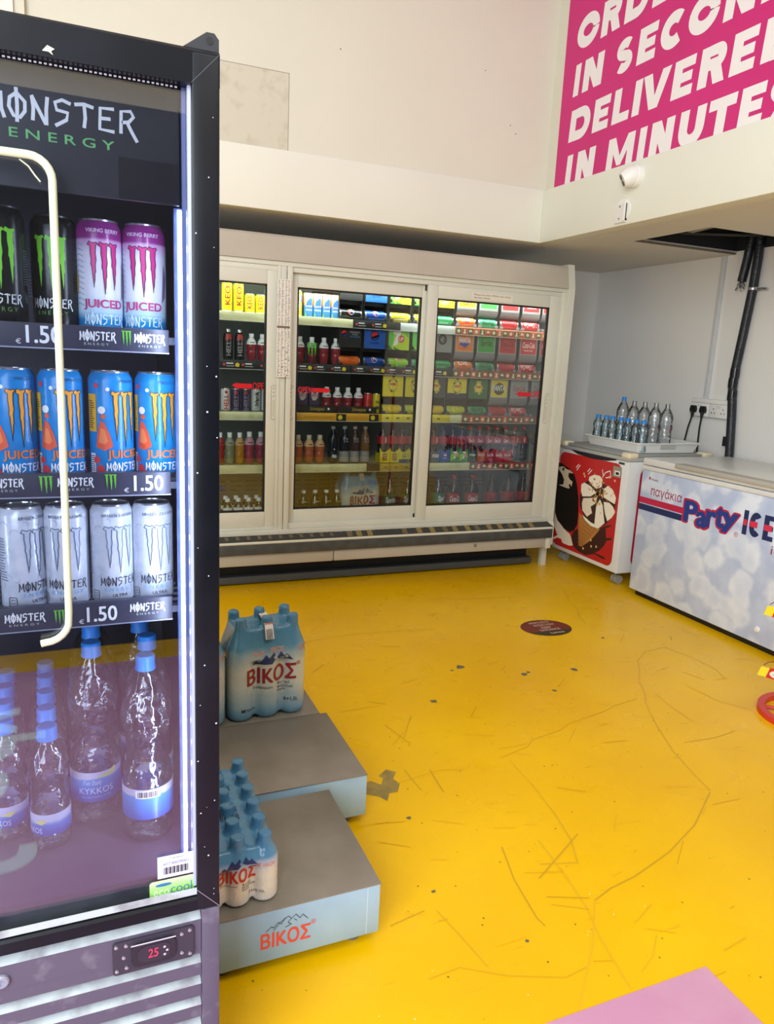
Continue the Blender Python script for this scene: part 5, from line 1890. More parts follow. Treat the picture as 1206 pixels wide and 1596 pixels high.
def s_7up(m, fn):
    m.rect(-.068, 0, .068, .125, K((188, 214, 40)), fn)
    m.poly([(-.068, 0), (-.035, 0), (-.068, .03)], K((60, 140, 60)), fn, 0, .0003)
    m.poly([(-.068, .0), (-.04, .03), (-.03, .125), (-.068, .125)], K((96, 196, 80)), fn, 0, .0003)
    m.poly([(-.03, .125), (.068, .125), (.068, .07), (.03, .1)], K((112, 200, 84)), fn, 0, .0003)
    m.poly([(-.036, .02), (.012, .0), (-.03, 0)], K((70, 130, 50)), fn, 0, .0003)
    m.poly([(-.04, .11), (.012, .12), (.012, .1), (-.012, .03), (-.04, .022), (-.016, .092), (-.04, .095)], WHITE, fn, 0, .0006)
    m.disc(.014, .066, .022, K((214, 68, 50)), fn, 0, .0009, n=18)
    m.text('UP', -.001, .055, .029, .076, WHITE, fn, 0, .0012, bold=.03)


def s_framed(bg, parts):
    def f(m, fn):
        m.rect(-.068, 0, .068, .125, M_SIGNGREY, fn)
        m.rect(-.061, .012, .061, .125, K((200, 206, 206)), fn, 0, .0002)
        m.rect(-.059, .014, .059, .125, K(bg), fn, 0, .0004)
        parts(m, fn)
    return f


def fanta_p(m, fn):
    m.poly([(-.036, .05), (-.01, .044), (.0, .034), (.03, .054), (.034, .07), (-.034, .07)], K((40, 60, 160)), fn, 0, .0006)
    m.text('FANTA', -.04, .065, .04, .098, WHITE, fn, 0, .0009, bold=.05)
    m.poly([(-.03, .03), (0, .024), (.03, .036), (.03, .042), (0, .034), (-.03, .04)], K((214, 90, 30)), fn, 0, .0006)


def fanta_y(m, fn):
    m.poly([(.042 * math.cos(k * PI / 5), .066 + .04 * math.sin(k * PI / 5)) for k in range(10)], K((60, 66, 60)), fn, 0, .0006)
    m.text('FANTA', -.045, .055, .045, .09, WHITE, fn, 0, .0009, bold=.05)
    m.poly([(-.02, .1), (.0, .112), (.02, .1)], K((190, 80, 40)), fn, 0, .0008)


def sprite_p(m, fn):
    m.text('Sprite', -.042, .042, .042, .092, K((16, 60, 30)), fn, 0, .0006, shear=.25, bold=.03)


def coke_p(col, sub, subcol):
    def f(m, fn):
        m.text('Coca-Cola', -.046, .056, .046, .092, K(col), fn, 0, .0006, shear=.3, bold=.02)
        m.text(sub, -.034, .034, .034, .043, K(subcol), fn, 0, .0006, bold=.02)
    return f


def badge(m, fn, cy=.07):
    rs = random.Random(9)
    for k in range(10):
        a = k * PI / 5
        m.poly([(.03 * math.cos(a + j * PI / 3) * .35 + .024 * math.cos(a), cy + .012 * math.sin(a + j * PI / 3) + .036 * math.sin(a)) for j in range(6)], K(((200, 176, 60), (120, 90, 40), (170, 190, 90))[k % 3]), fn, 0, .0003 + .00003 * k)
    m.disc(0, cy, .024, K((236, 214, 90)), fn, 0, .0008, ry=.03, n=14)
    m.rect(-.019, cy - .002, .019, cy + .012, K((190, 40, 36)), fn, 0, .0011)
    m.text('Lipton', -.016, cy, .016, cy + .01, K((250, 230, 160)), fn, 0, .0014)


def s_lip(bg, low=None):
    def f(m, fn):
        m.rect(-.068, 0, .068, .125, K(bg), fn)
        if low:
            m.rect(-.068, 0, .068, .032, K(low), fn, 0, .0002)
        badge(m, fn)
        m.poly([(-.012, .112 + .012), (.012, .112 + .012), (0, .114)], INK, fn, 0, .0004)
    return f


def s_schw(m, fn):
    m.rect(-.068, 0, .068, .125, K((140, 142, 142)), fn)
    for k in range(12):
        a = k * PI / 6
        m.disc(.024 * math.cos(a), .078 + .026 * math.sin(a), .008, K((34, 36, 38)), fn, 0, .0003 + .00002 * k, n=8)
    m.text('C4', -.014, .062, .014, .094, INK, fn, 0, .0008, bold=.05)


def s_ylow(m, fn):
    m.rect(-.068, 0, .068, .125, K((240, 186, 30)), fn)
    m.poly([(-.03, .02), (0, .01), (.03, .03), (.03, .06), (-.03, .07)], K((250, 214, 110)), fn, 0, .0003)


CANC = {}


def can_art(kind):
    cols = dict(pepsi=(24, 72, 160), max=(22, 24, 28), yel=(236, 214, 40), u7=(150, 206, 60), hell=(226, 104, 30), green=(40, 160, 96), fanta=(226, 124, 50), sprite=(44, 160, 110), coke=(206, 26, 44), zero=(206, 26, 44), black=(36, 38, 42), lip=(226, 196, 40), lipg=(190, 200, 60), grey=(130, 134, 136))
    mat = MATS.get('can_' + kind) or P('can_' + kind, cols[kind], .22, spec=.6)

    def art(m, fn, r):
        if kind in ('pepsi', 'max'):
            m.disc(0, .006, .02, WHITE, fn, .006)
            m.disc(-.001, .006, .018, K((200, 40, 50)), fn, .006, .0003, a0=PI / 2, a1=3 * PI / 2, n=10)
            m.disc(.001, .006, .018, K((24, 50, 120)), fn, .006, .0003, a0=-PI / 2, a1=PI / 2, n=10)
            m.rect(-.006, -.012, .006, .022, WHITE, fn, 0, .0006)
        elif kind == 'hell':
            m.text('HELL', -.04, -.012, .03, .018, K((150, 30, 20)), fn, .006, rot=180, bold=.04)
            m.rect(.034, -.02, .055, .02, K((240, 190, 50)), fn)
        elif kind == 'fanta':
            m.text('FANTA', -.042, -.004, .03, .03, WHITE, fn, .006, rot=180, bold=.05)
            m.poly([(-.03, -.016), (.02, -.018), (.034, -.004), (-.03, .0)], K((190, 70, 30)), fn, .006)
        elif kind == 'sprite':
            m.text('Sprite', -.044, -.022, .044, .022, K((10, 46, 34)), fn, .006, shear=.25, rot=180, bold=.04)
        elif kind in ('coke', 'zero'):
            c_ = WHITE if kind == 'coke' else INK
            m.text('Coca-Cola', -.05, -.016, .03, .016, c_, fn, .006, shear=.3, rot=180, bold=.02)
            m.rect(.036, -.012, .052, .016, WHITE if kind == 'coke' else K((150, 20, 30)), fn)
        elif kind == 'u7':
            m.poly([(-.02, .026), (.02, .026), (.02, .016), (.004, -.024), (-.016, -.024), (.002, .012), (-.02, .012)], WHITE, fn, .006)
            m.disc(.01, .018, .012, K((206, 60, 46)), fn, .006, .0004)
            m.rect(.03, -.03, .06, .03, K((40, 160, 70)), fn)
        elif kind in ('lip', 'lipg'):
            m.disc(-.006, .0, .02, K((240, 214, 70)), fn, .006, n=14)
            m.rect(-.011, -.012, -.003, .012, K((180, 40, 36)), fn, 0, .0004)
            m.rect(.02, -.025, .05, .025, K((206, 110, 40) if kind == 'lip' else (80, 150, 50)), fn)
        elif kind == 'yel':
            m.rect(-.04, -.03, .035, -.012, K((80, 60, 130)), fn)
            m.text('LIMONADA', -.036, -.027, .032, -.016, WHITE, fn, .006, .0004)
            m.rect(-.01, .004, .03, .016, K((244, 160, 60)), fn)
        elif kind == 'green':
            m.rect(-.045, -.012, .05, -.002, K((30, 120, 70)), fn)
            m.text('Summer', -.03, -.028, .03, -.014, K((190, 230, 200)), fn, .006, shear=.2)
    return mat, art


def lying_can(label, x, z, kind):
    mat, art = can_art(kind)
    m = MB()
    r, h = .0285, .134
    y = 4.248
    m.lathe((x, y, z), [(r * p, h * q_ - h / 2, M_SILVER if (i == 0 or i >= 3) else mat) for i, (p, q_) in enumerate(CANP)], mat, 20, axis='x')
    art(m, roll(x, y, z, r, .35), r)
    return tag(m.build('drink_can', loc=(x, y, z)), label, 'can', 'lying cans in the dispensers')


def dispenser(label, x, zb, zt, sign, grey, group='can dispensers in the cooler'):
    t = thing('can_dispenser', label, 'can dispenser', (x, 4.24, zb - .11), 0, group)
    m = MB()
    for s_ in (-1, 1):
        m.box(x + s_ * .0735 - .0015, x + s_ * .0735 + .0015, 4.236, 4.80, zb - .1, zt + .01, M_CHARC)
    m.box(x - .072, x + .072, 4.29, 4.80, zb - .02, zt + .01, K((16, 17, 20), .6))
    m.box(x - .072, x + .072, 4.70, 4.80, zb - .1, zb - .02, K((16, 17, 20), .6))
    m.build('housing', t)
    m = MB()
    sc = (zt - zb) / .125
    f0 = front(x, 4.226, zb, .0004)
    fn = lambda u, v, d=0: f0(u, v, d)
    m.box(x - .069, x + .069, 4.2265, 4.231, zb, zt, K((60, 62, 66)))
    if grey:
        pr = [(4.2275, zb), (4.229, zb - .015), (4.236, zb - .030), (4.250, zb - .040), (4.27, zb - .044)]
        vs = [(x + s_ * .069, y, z) for y, z in pr for s_ in (-1, 1)]
        m.add(vs, [(2 * k, 2 * k + 1, 2 * k + 3, 2 * k + 2) for k in range(4)], M_SIGNGREY, True)
    sign(m, fn)
    m.build('sign_plate', t)
    m = MB()
    g = M_SIGNGREY if grey else M_CHARC
    for s_ in (-1, 1):
        m.box(min(x + s_ * .072, x + s_ * .050), max(x + s_ * .072, x + s_ * .050), 4.214, 4.218, zb - .112, zb - .088, g, .001)
    m.box(x - .072, x + .072, 4.214, 4.218, zb - .112, zb - .106, g)
    m.build('can_stop', t)
    return t


ORD = ['top', 'second', 'third']
COLS = [1.492, 1.650, 1.808, 1.966, 2.103, 2.260, 2.417, 2.576, 2.735, 2.888]
COLS3 = [None, None, 1.782, 1.934, 2.075, 2.227, 2.382, 2.537, 2.690, 2.850]
g_f = s_framed((226, 124, 34), fanta_p)
g_fy = s_framed((240, 180, 20), fanta_p)
g_s = s_framed((52, 156, 62), sprite_p)
g_z = s_framed((196, 30, 42), coke_p((40, 10, 14), 'ZERO SUGAR', (60, 14, 20)))
g_c = s_framed((206, 26, 42), coke_p((250, 244, 240), 'ORIGINAL TASTE', (250, 244, 240)))
g_l = s_framed((150, 152, 154), coke_p((180, 30, 40), 'LIGHT', (120, 124, 126)))
ROWS = {
    1: (1.672, 1.80, [(s_max, 0, 'max', 'black sign with small ball'), (s_pepsi, 0, 'pepsi', 'blue sign'), (s_7up, 0, 'yel', 'left lime sign'), (s_7up, 0, 'yel', 'right lime sign'), (s_ylow, 0, 'green', 'plain orange yellow sign'), (g_fy, 1, 'fanta', 'amber framed sign'), (g_s, 1, 'sprite', 'green framed sign'), (g_z, 1, 'zero', 'red framed sign with black script'), (g_c, 1, 'coke', 'red framed sign with white script'), (g_c, 1, 'grey', 'red sign cut by the door edge')]),
    2: (1.402, 1.527, [(s_max, 0, 'hell', 'black sign with small ball'), (s_pepsi, 0, 'pepsi', 'blue sign'), (s_7up, 0, 'u7', 'left lime sign'), (s_7up, 0, 'green', 'right lime sign'), (s_schw, 0, 'green', 'grey sign with a black round mark'), (g_f, 1, 'fanta', 'orange framed sign'), (g_s, 1, 'sprite', 'green framed sign'), (g_z, 1, 'zero', 'red framed sign with black script'), (g_c, 1, 'coke', 'red framed sign with white script'), (g_c, 1, 'black', 'red sign cut by the door edge')]),
    3: (1.120, 1.245, [None, None, (s_lip((232, 212, 20)), 0, 'lip', 'left plain yellow sign'), (s_lip((232, 212, 20)), 0, 'lipg', 'right plain yellow sign'), (s_lip((70, 76, 84)), 0, 'lip', 'dark grey sign with a lemon badge'), (s_lip((232, 212, 20), (40, 48, 76)), 0, 'lipg', 'yellow sign with navy foot'), (s_lip((48, 110, 58)), 0, 'sprite', 'dark green sign with a lemon badge'), (s_framed((228, 208, 24), fanta_y), 1, 'zero', 'yellow framed sign with white letters'), (g_l, 1, 'coke', 'silver sign with red script'), (g_l, 1, 'black', 'silver sign cut by the door edge')])}
CN = dict(max='black', pepsi='blue', yel='yellow', green='green', fanta='orange', sprite='green with dark print', zero='red with black script', coke='red with white script', grey='grey', hell='orange', u7='lime', black='black', lip='yellow and orange', lipg='yellow and green')
for k, (zb, zt, row) in ROWS.items():
    cols = COLS3 if k == 3 else COLS
    for i, it in enumerate(row):
        if it is None:
            continue
        sign, grey, kind, nm = it
        x = cols[i]
        dispenser('%s dispenser in the %s row, with %s' % ('can', ORD[k - 1], nm), x, zb, zt, sign, grey)
        if i < 9:
            lying_can('%s can under the %s, %s row' % (CN[kind], nm, ORD[k - 1]), x, zb - .0785, kind)

# ================================================================== BLACK ENERGY DRINK FRIDGE
t = FR = thing('drinks_fridge', 'tall black glass door energy drink fridge at the left, lit from inside', 'fridge', (-0.115, 1.4, 0))
GX0, GX1 = -0.42, 0.186
m = MB()
m.box(GX0, GX0 + .035, 1.125, 1.70, 0.03, 1.732, M_BLACK)
m.box(GX1 - .030, GX1 - .002, 1.125, 1.70, 0.03, 1.732, M_BLACK)
m.box(GX0, GX1 - .002, 1.64, 1.70, 0.03, 1.732, M_BLACK)
m.box(GX0, GX1 - .002, 1.125, 1.70, 1.70, 1.735, M_BLACK)
m.box(GX0 + .03, GX1 - .03, 1.127, 1.65, 0.455, 0.487, K((70, 62, 84), .4))
m.box(GX0 + .0355, GX0 + .037, 1.13, 1.64, .487, 1.70, M_NAVY)
m.box(GX1 - .0325, GX1 - .0305, 1.13, 1.64, .487, 1.70, M_NAVY)
m.box(GX0 + .04, GX1 - .034, 1.636, 1.6395, .487, 1.70, M_NAVY)
m.box(GX0 + .03, GX1 - .03, 1.135, 1.66, 0.03, 0.455, M_RUBBER)
for k in range(12):
    m.box(GX0 + .05, GX1 - .04, 1.632, 1.6365, 1.50 - k * .006, 1.503 - k * .006, K((60, 68, 90)))
m.build('cabinet_body', t)
m = MB()
fz0, fz1 = 0.440, 1.7335
for a in ((GX0, GX1, 1.690, fz1), (GX0, GX1, fz0, .4635)):
    m.extrude([(a[0], 1.081, a[2]), (a[0], 1.081, a[3] - .004), (a[0], 1.085, a[3]), (a[0], 1.12, a[3]), (a[0], 1.12, a[2])], (a[1] - a[0], 0, 0), M_BLACK)
m.box(GX1 - .037, GX1, 1.0805, 1.12, fz0, fz1 - .004, M_BLACK, .003)
m.box(GX0, GX0 + .037, 1.0805, 1.12, fz0, fz1 - .004, M_BLACK, .003)
fn = front(0, 1.0805)
m.line([(GX1 - .037, 1.691), (GX1 - .001, fz1 - .004)], .0008, K((70, 76, 84)), fn)
m.line([(GX1 - .037, .479), (GX1 - .001, fz0)], .0008, K((150, 146, 160)), fn)
m.poly([(-.028, 1.696), (-.022, 1.703), (-.014, 1.7), (-.018, 1.697), (-.016, 1.693), (-.021, 1.696)], K((214, 214, 180)), fn)
rs = random.Random(8)
for k in range(22):
    u, v = GX1 - rs.uniform(.002, .034), rs.uniform(.45, 1.7)
    m.disc(u, v, rs.uniform(.0006, .0016), K((196, 200, 214)), fn, n=6)
m.extrude([(GX0 + .037, 1.0815, .470), (GX0 + .037, 1.0815, .4815), (GX0 + .037, 1.0835, .4815), (GX0 + .037, 1.0978, .4645), (GX0 + .037, 1.0978, .46)], (GX1 - GX0 - .074, 0, 0), M_DUST)
d = m.build('door', t)
m = MB()
m.box(GX1 - .041, GX1 - .0365, 1.090, 1.118, .480, 1.69, K((176, 180, 204), .25))
m.box(GX1 - .047, GX1 - .042, 1.104, 1.112, .480, 1.69, K((140, 150, 196), .25))
m.box(GX0 + .037, GX0 + .042, 1.090, 1.118, .480, 1.69, K((176, 180, 204), .25))
m.build('inner_trim', d)
m = MB()
m.box(GX0 + .036, GX1 - .041, 1.0985, 1.1025, .4615, 1.691, M_FGLASS)
fn = front(0, 1.0985)
for k in range(88):
    for v in (1.6875, .4685):
        m.rect(GX0 + .045 + k * .0058, v - .0011, GX0 + .045 + k * .0058 + .0032, v + .0011, K((190, 184, 196)), fn)
m.build('glass_pane', d)
m = MB()
m.rect(.089, .501, .147, .541, K((226, 222, 240)), fn, 0, .0003)
for k in range(20):
    m.rect(.098 + k * .002, .507, .0988 + k * .002 + .0005 * (k % 3), .520, INK, fn, 0, .0006)
m.text('Frigoglass', .108, .534, .13, .537, INK, fn, 0, .0006)
m.text('6027-4060390421', .098, .524, .138, .529, K((60, 70, 160)), fn, 0, .0006)
m.build('barcode_sticker', d)
m = MB()
m.poly(rounded(.076, .4645, .147, .4975, .005), zramp('green_sticker', [(-10, (120, 200, 70)), (.0, (120, 200, 70)), (.45, (120, 200, 70)), (.478, (150, 216, 90)), (.49, (232, 244, 224)), (.52, (240, 250, 236))], .35, noise=0), fn, 0, .0004)
m.disc(.098, .489, .013, K((60, 110, 170)), fn, 0, .0008, ry=.003)
m.text('eco', .082, .470, .107, .480, K((236, 246, 226)), fn, 0, .001)
m.text('cool', .109, .470, .143, .487, K((90, 130, 160)), fn, 0, .001)
m.build('eco_sticker', d)
m = MB()
bm_pts = [(GX1 - .046, 1.735), (GX1, 1.735), (GX1, 1.750), (GX1 - .006, 1.757), (GX1 - .016, 1.757)]
m.extrude([(x, 1.088, z) for x, z in bm_pts], (0, .05, 0), K((46, 48, 54), .3))
m.disc(GX1 - .012, 1.747, .005, K((20, 20, 22)), front(0, 1.088), n=10)
m.build('hinge', d)
# pale light tube glued to the glass, with its thin wire
m = MB()
pts = [(-.34, 1.0915, 1.579), (-.05, 1.0915, 1.578)] + [(-.05 + .027 * math.sin(a), 1.0915, 1.551 + .027 * math.cos(a)) for a in [PI / 2 * i / 6 for i in range(1, 7)]] + [(-.024, 1.0915, 1.25), (-.026, 1.0915, .972)] + [(-.058 + .032 * math.cos(a), 1.0915, .962 - .032 * math.sin(a)) for a in [PI / 2 * i / 6 for i in range(1, 7)]] + [(-.064, 1.0915, .929)]
m.tube(pts, .0052, M_TUBE, 10)
tb = m.build('light_tube', d)
m = MB()
m.tube([(-.06, 1.094, 1.572), (-.05, 1.0935, 1.565), (-.043, 1.093, 1.555), (-.037, 1.0925, 1.548)], .0009, K((200, 200, 170)), 5)
m.build('wire', tb)
# header panel behind the glass
m = MB()
m.box(GX0 + .04, GX1 - .048, 1.128, 1.135, 1.545, 1.70, K((40, 42, 50), .35))
m.box(.058, GX1 - .05, 1.126, 1.1275, 1.545, 1.598, K((24, 26, 34), .3))
fn = front(0, 1.1279)
m.gothic(-.101, 1.628, .084, 1.657, WHITE, fn, w=.15)
m.text('E N E R G Y', -.072, 1.6045, .054, 1.616, K((120, 200, 120)), fn, bold=.012)
m.build('header_panel', t)
for k, z in enumerate((1.366, 1.141, .932)):
    m = MB()
    for j in range(14):
        m.box(GX0 + .04, GX1 - .036, 1.215 + j * .03, 1.219 + j * .03, z - .006, z - .001, K((60, 64, 80), .4))
    m.box(GX0 + .04, GX1 - .036, 1.203, 1.211, z - .012, z - .001, K((60, 64, 80), .4))
    m.build('shelf', t)
    m = MB()
    zt_, zb_ = z + .010, z - .026
    if k == 2:
        zt_, zb_ = z + .020, z - .020
    elif k == 1:
        zt_, zb_ = z + .017, z - .020
    m.box(GX0 + .045, .128, 1.190, 1.203, zb_, zt_, K((58, 58, 74), .35), .001)
    m.rect(GX0 + .045, zb_, .128, zb_ + .002, K((150, 152, 172)), front(0, 1.190))
    rail = m.build('price_rail', t)
    m = MB()
    fn = front(0, 1.190, zb_)
    logos = ((.012, .062, .072), (-.16, -.11, -.12)) if k == 0 else (((-.048, -.002, .01), (-.16, -.115, -.105)) if k == 1 else ((.044, .044, .048), (-.122, -.075, -.068)))
    c_ = K((110, 190, 60))
    if k == 0:
        m.gothic(.002, .016, .052, .028, WHITE, fn, w=.16)
        m.text('E N E R G Y', .008, .0085, .042, .012, K((190, 196, 190)), fn)
        m.claws(.060, .008, .074, .032, c_, fn)
        m.gothic(.078, .016, .122, .028, WHITE, fn, w=.16)
        m.text('E N E R G Y', .084, .0085, .116, .012, K((190, 196, 190)), fn)
        m.text('€', -.082, .006, -.075, .013, WHITE, fn)
        m.text('1.50', -.068, .008, -.022, .032, WHITE, fn, bold=.03)
        m.text('€', -.24, .006, -.23, .013, WHITE, fn)
    elif k == 1:
        m.claws(-.062, .006, -.042, .034, c_, fn)
        m.gothic(-.036, .018, .014, .030, WHITE, fn, w=.16)
        m.text('E N E R G Y', -.03, .0105, .008, .014, K((190, 196, 190)), fn)
        m.claws(.030, .009, .048, .035, c_, fn)
        m.text('€', .058, .006, .065, .013, WHITE, fn)
        m.text('1.50', .073, .008, .116, .032, WHITE, fn, bold=.03)
        m.gothic(-.13, .018, -.082, .030, WHITE, fn, w=.16)
        m.text('E N E R G Y', -.124, .0105, -.09, .014, K((190, 196, 190)), fn)
    else:
        m.gothic(-.118, .018, -.062, .030, WHITE, fn, w=.16)
        m.text('E N E R G Y', -.112, .0105, -.07, .014, K((190, 196, 190)), fn)
        m.claws(-.050, .008, -.034, .032, c_, fn)
        m.text('€', -.014, .006, -.007, .013, WHITE, fn)
        m.text('1.50', -.002, .008, .042, .032, WHITE, fn, bold=.03)
        m.gothic(.062, .020, .116, .032, WHITE, fn, w=.16)
        m.text('E N E R G Y', .072, .0125, .106, .016, K((190, 196, 190)), fn)
    m.build('lettering', rail)
# led strip down the right inner wall
m = MB()
m.box(.133, .153, 1.150, 1.160, .496, 1.545, K((150, 168, 230), .3))
m.box(.1375, .1445, 1.1485, 1.150, .500, 1.543, M_LEDSTRIP)
m.box(.148, .1525, 1.146, 1.150, .500, 1.543, K((190, 200, 240), .2))
strip = m.build('led_strip', t)
m = MB()
for k in range(27):
    z = .515 + k * .039
    m.box(.1390, .1430, 1.1470, 1.1486, z - .004, z + .004, M_LED)
m.build('led_dots', strip)
# louvred grille
m = MB()
prof = []
z = .0
zs = [.393, .350, .3075, .265, .2225, .18, .1375, .095, .0525]
for z in zs:
    m.box(GX0 + .002, GX1 - .030, 1.0865, 1.0885, z - .0, z + .024, M_GRILL)
    m.add([(GX0 + .002, 1.0865, z + .024), (GX1 - .030, 1.0865, z + .024), (GX1 - .030, 1.118, z + .0425), (GX0 + .002, 1.118, z + .0425)], [(0, 1, 2, 3)], M_DUST)
m.box(GX0 + .002, GX1 - .030, 1.118, 1.122, .03, .44, M_RUBBER)
m.box(GX0 + .002, GX1 - .030, 1.0855, 1.0895, .372, .417, M_GRILL)
m.build('grille', t)
m = MB()
m.box(GX1 - .029, GX1, 1.0815, 1.125, .03, .437, M_GRILL, .002)
m.build('front_post', t)
m = MB()
m.box(GX0, GX0 + .028, 1.0815, 1.125, .03, .437, M_GRILL, .002)
m.build('front_post', t)
m = MB()
m.box(GX0 + .02, GX1 - .02, 1.14, 1.69, 0.0, .03, M_RUBBER)
m.build('plinth', t)
m = MB()
m.extrude([(x, 1.0835, z) for x, z in rounded(.016, .353, .143, .413, .006)], (0, -.003, 0), K((52, 48, 60), .4))
ctl = m.build('controller_plate', t)
m = MB()
m.extrude([(x, 1.0805, z) for x, z in rounded(.044, .363, .114, .405, .012)], (0, -.004, 0), K((34, 32, 40), .3))
fn = front(0, 1.0765)
m.poly(rounded(.054, .369, .106, .399, .013), K((44, 40, 52), .25), fn)
m.text('25', .070, .376, .086, .392, P('red_digits', (220, 40, 70), em=1.2), fn, 0, .0004, shear=.1)
for u, v in ((.096, .390), (.1, .383), (.096, .376)):
    m.disc(u, v, .0022, K((190, 186, 200)), fn, 0, .0004, n=8)
m.rect(.044, .4035, .114, .406, K((190, 186, 198)), fn)
m.build('display', ctl)
for u, v in ((.022, .406), (.022, .361), (.137, .406), (.137, .361), (.033, .384), (.037, .405), (.037, .364), (.124, .402), (.124, .366)):
    m = MB()
    m.lathe((u, 1.0805, v), [(.0032, 0), (.003, -.0015), (.0015, -.0022)], M_ALU, 10, axis='y')
    m.build('screw', ctl)
m = MB()
m.lathe((-.142, 1.0855, .393), [(.011, 0), (.011, -.004), (.009, -.006), (.0055, -.0062), (.005, -.003)], K((140, 140, 158), .3), 18, axis='y')
m.build('lock', t)


# ------------------------------------------------------------------ tall cans in the fridge
def tall_can(label, x, y, z, mat, art, group, a=0.0, h=.168, r=.033, top=None):
    t = thing('energy_can', label, 'can', (x, y, z), 0, group)
    m = MB()
    m.lathe((x, y, z), [(r * .8, .0, M_SILVER), (r * .86, .002, M_SILVER), (r, .009), (r, h - .016), (r * .985, h - .012), (r * .84, h - .003, M_SILVER)], mat, 36)
    art(m, wrap(x, y, r, z, a), h, r)
    m.build('body', t)
    m = MB()
    m.lathe((x, y, z), [(r * .84, h - .0035), (r * .865, h - .001), (r * .85, h), (r * .80, h - .001), (r * .78, h - .005), (r * .2, h - .005)], top or M_SILVER, 30)
    ld = m.build('lid', t)
    m = MB()
    m.extrude([(x + u, y + v, z + h - .004) for u, v in rounded(-.007, -.02, .007, .004, .006, 3)], (0, 0, .0015), M_SILVER)
    m.build('pull_tab', ld)
    return t


def lines_of(m, fn, u0, u1, v0, v1, n, col, step=.004, d=.0003):
    rs = random.Random(n)
    for k in range(n):
        v = v1 - (v1 - v0) * (k + .5) / n
        m.rect(u0, v, u0 + (u1 - u0) * rs.uniform(.6, 1), v + (v1 - v0) / n * .45, col, fn, step, d)


def green_art(m, fn, h, r):
    m.claws(-.024, .052, .024, .138, K((120, 206, 50)), fn, .003)
    m.gothic(-.030, .034, .030, .047, K((220, 224, 220)), fn, .004, .0002, w=.14)
    m.text('E N E R G Y', -.022, .023, .022, .029, K((90, 150, 60)), fn, .004)
    lines_of(m, fn, -.062, -.035, .06, .11, 14, K((70, 82, 92)))
    lines_of(m, fn, .036, .06, .06, .11, 14, K((70, 82, 92)))


def juice_art(m, fn, h, r):
    m.claws(-.020, .050, .022, .138, K((244, 160, 40)), fn, .003, 0, K((30, 32, 44)))
    m.text('JUICED', -.026, .030, .030, .046, K((226, 120, 36)), fn, .004, .0002, bold=.05)
    m.gothic(-.029, .014, .031, .026, WHITE, fn, .004, .0002, w=.15)
    m.text('E N E R G Y', -.024, .004 + .003, .024, .012, K((24, 60, 110)), fn, .004, .0002)
    m.text('MANGO LOCO', -.006, .150, .036, .155, K((24, 60, 110)), fn, .004, .0002)
    # warning panel, skirt-like splash, petals (plain shapes)
    m.rect(-.062, .074, -.043, .132, K((240, 182, 40)), fn, .004, .0002)
    lines_of(m, fn, -.060, -.045, .078, .122, 13, K((90, 70, 30)), .004, .0005)
    m.poly([(-.044, .05), (-.03, .045), (-.018, .052), (-.022, .07), (-.03, .088), (-.036, .092), (-.042, .07)], K((224, 84, 44)), fn, .004, .0003)
    m.poly([(-.040, .058), (-.03, .055), (-.025, .06), (-.03, .078), (-.036, .08)], K((240, 130, 70)), fn, .004, .0005)
    for u, v, q_, c_ in ((-.034, .108, .006, (236, 236, 230)), (-.032, .098, .004, (226, 90, 40)), (-.042, .145, .004, (220, 60, 50)), (-.024, .14, .003, (240, 240, 230)), (-.044, .03, .006, (220, 60, 60)), (-.038, .016, .007, (206, 50, 50)), (-.03, .008, .006, (220, 80, 40)), (.034, .012, .005, (210, 50, 70))):
        m.disc(u, v, q_, K(c_), fn, .003, .0004, n=9)
    m.rect(-.058, .01, -.047, .04, WHITE, fn, .004, .0002)
    for k in range(8):
        m.rect(-.057, .012 + k * .0033, -.048, .0135 + k * .0033, INK, fn, .004, .0004)


def white_art(m, fn, h, r):
    m.claws(-.024, .056, .024, .134, K((186, 194, 210)), fn, .003, 0, K((92, 100, 120)))
    m.gothic(-.031, .036, .031, .049, K((52, 58, 72)), fn, .004, .0002, w=.13)
    m.text('E N E R G Y', -.024, .026, .024, .032, K((130, 176, 220)), fn, .004, .0002, bold=.02)
    m.text('ULTRA', -.012, .016, .012, .021, K((60, 66, 80)), fn, .004, .0002, bold=.02)
    m.text('ΜΗΔΕΝ ΖΑΧΑΡΗ', -.026, .149, .026, .154, K((90, 98, 116)), fn, .004, .0002, bold=.02)
    rs = random.Random(2)
    for k in range(46):
        u, v = rs.uniform(-.06, .06), rs.uniform(.012, .144)
        if abs(u) < .032 and v < .14:
            continue
        a0 = rs.uniform(0, 6)
        q_ = rs.uniform(.004, .009)
        m.line([(u + q_ * math.cos(a0 + i * .5), v + q_ * math.sin(a0 + i * .5)) for i in range(6)], .0007, K((150, 158, 176)), fn, .006, .0002)
    lines_of(m, fn, -.064, -.046, .05, .12, 16, K((120, 128, 146)))
    m.line(rounded(-.046, .012, -.034, .026, .002, 2) + [(-.034, .024)], .001, INK, fn, .004, .0003)
    m.text('ZERO', -.044, .020, -.036, .023, INK, fn, .004, .0003)
    m.text('SUGAR', -.044, .0155, -.036, .0185, INK, fn, .004, .0003)


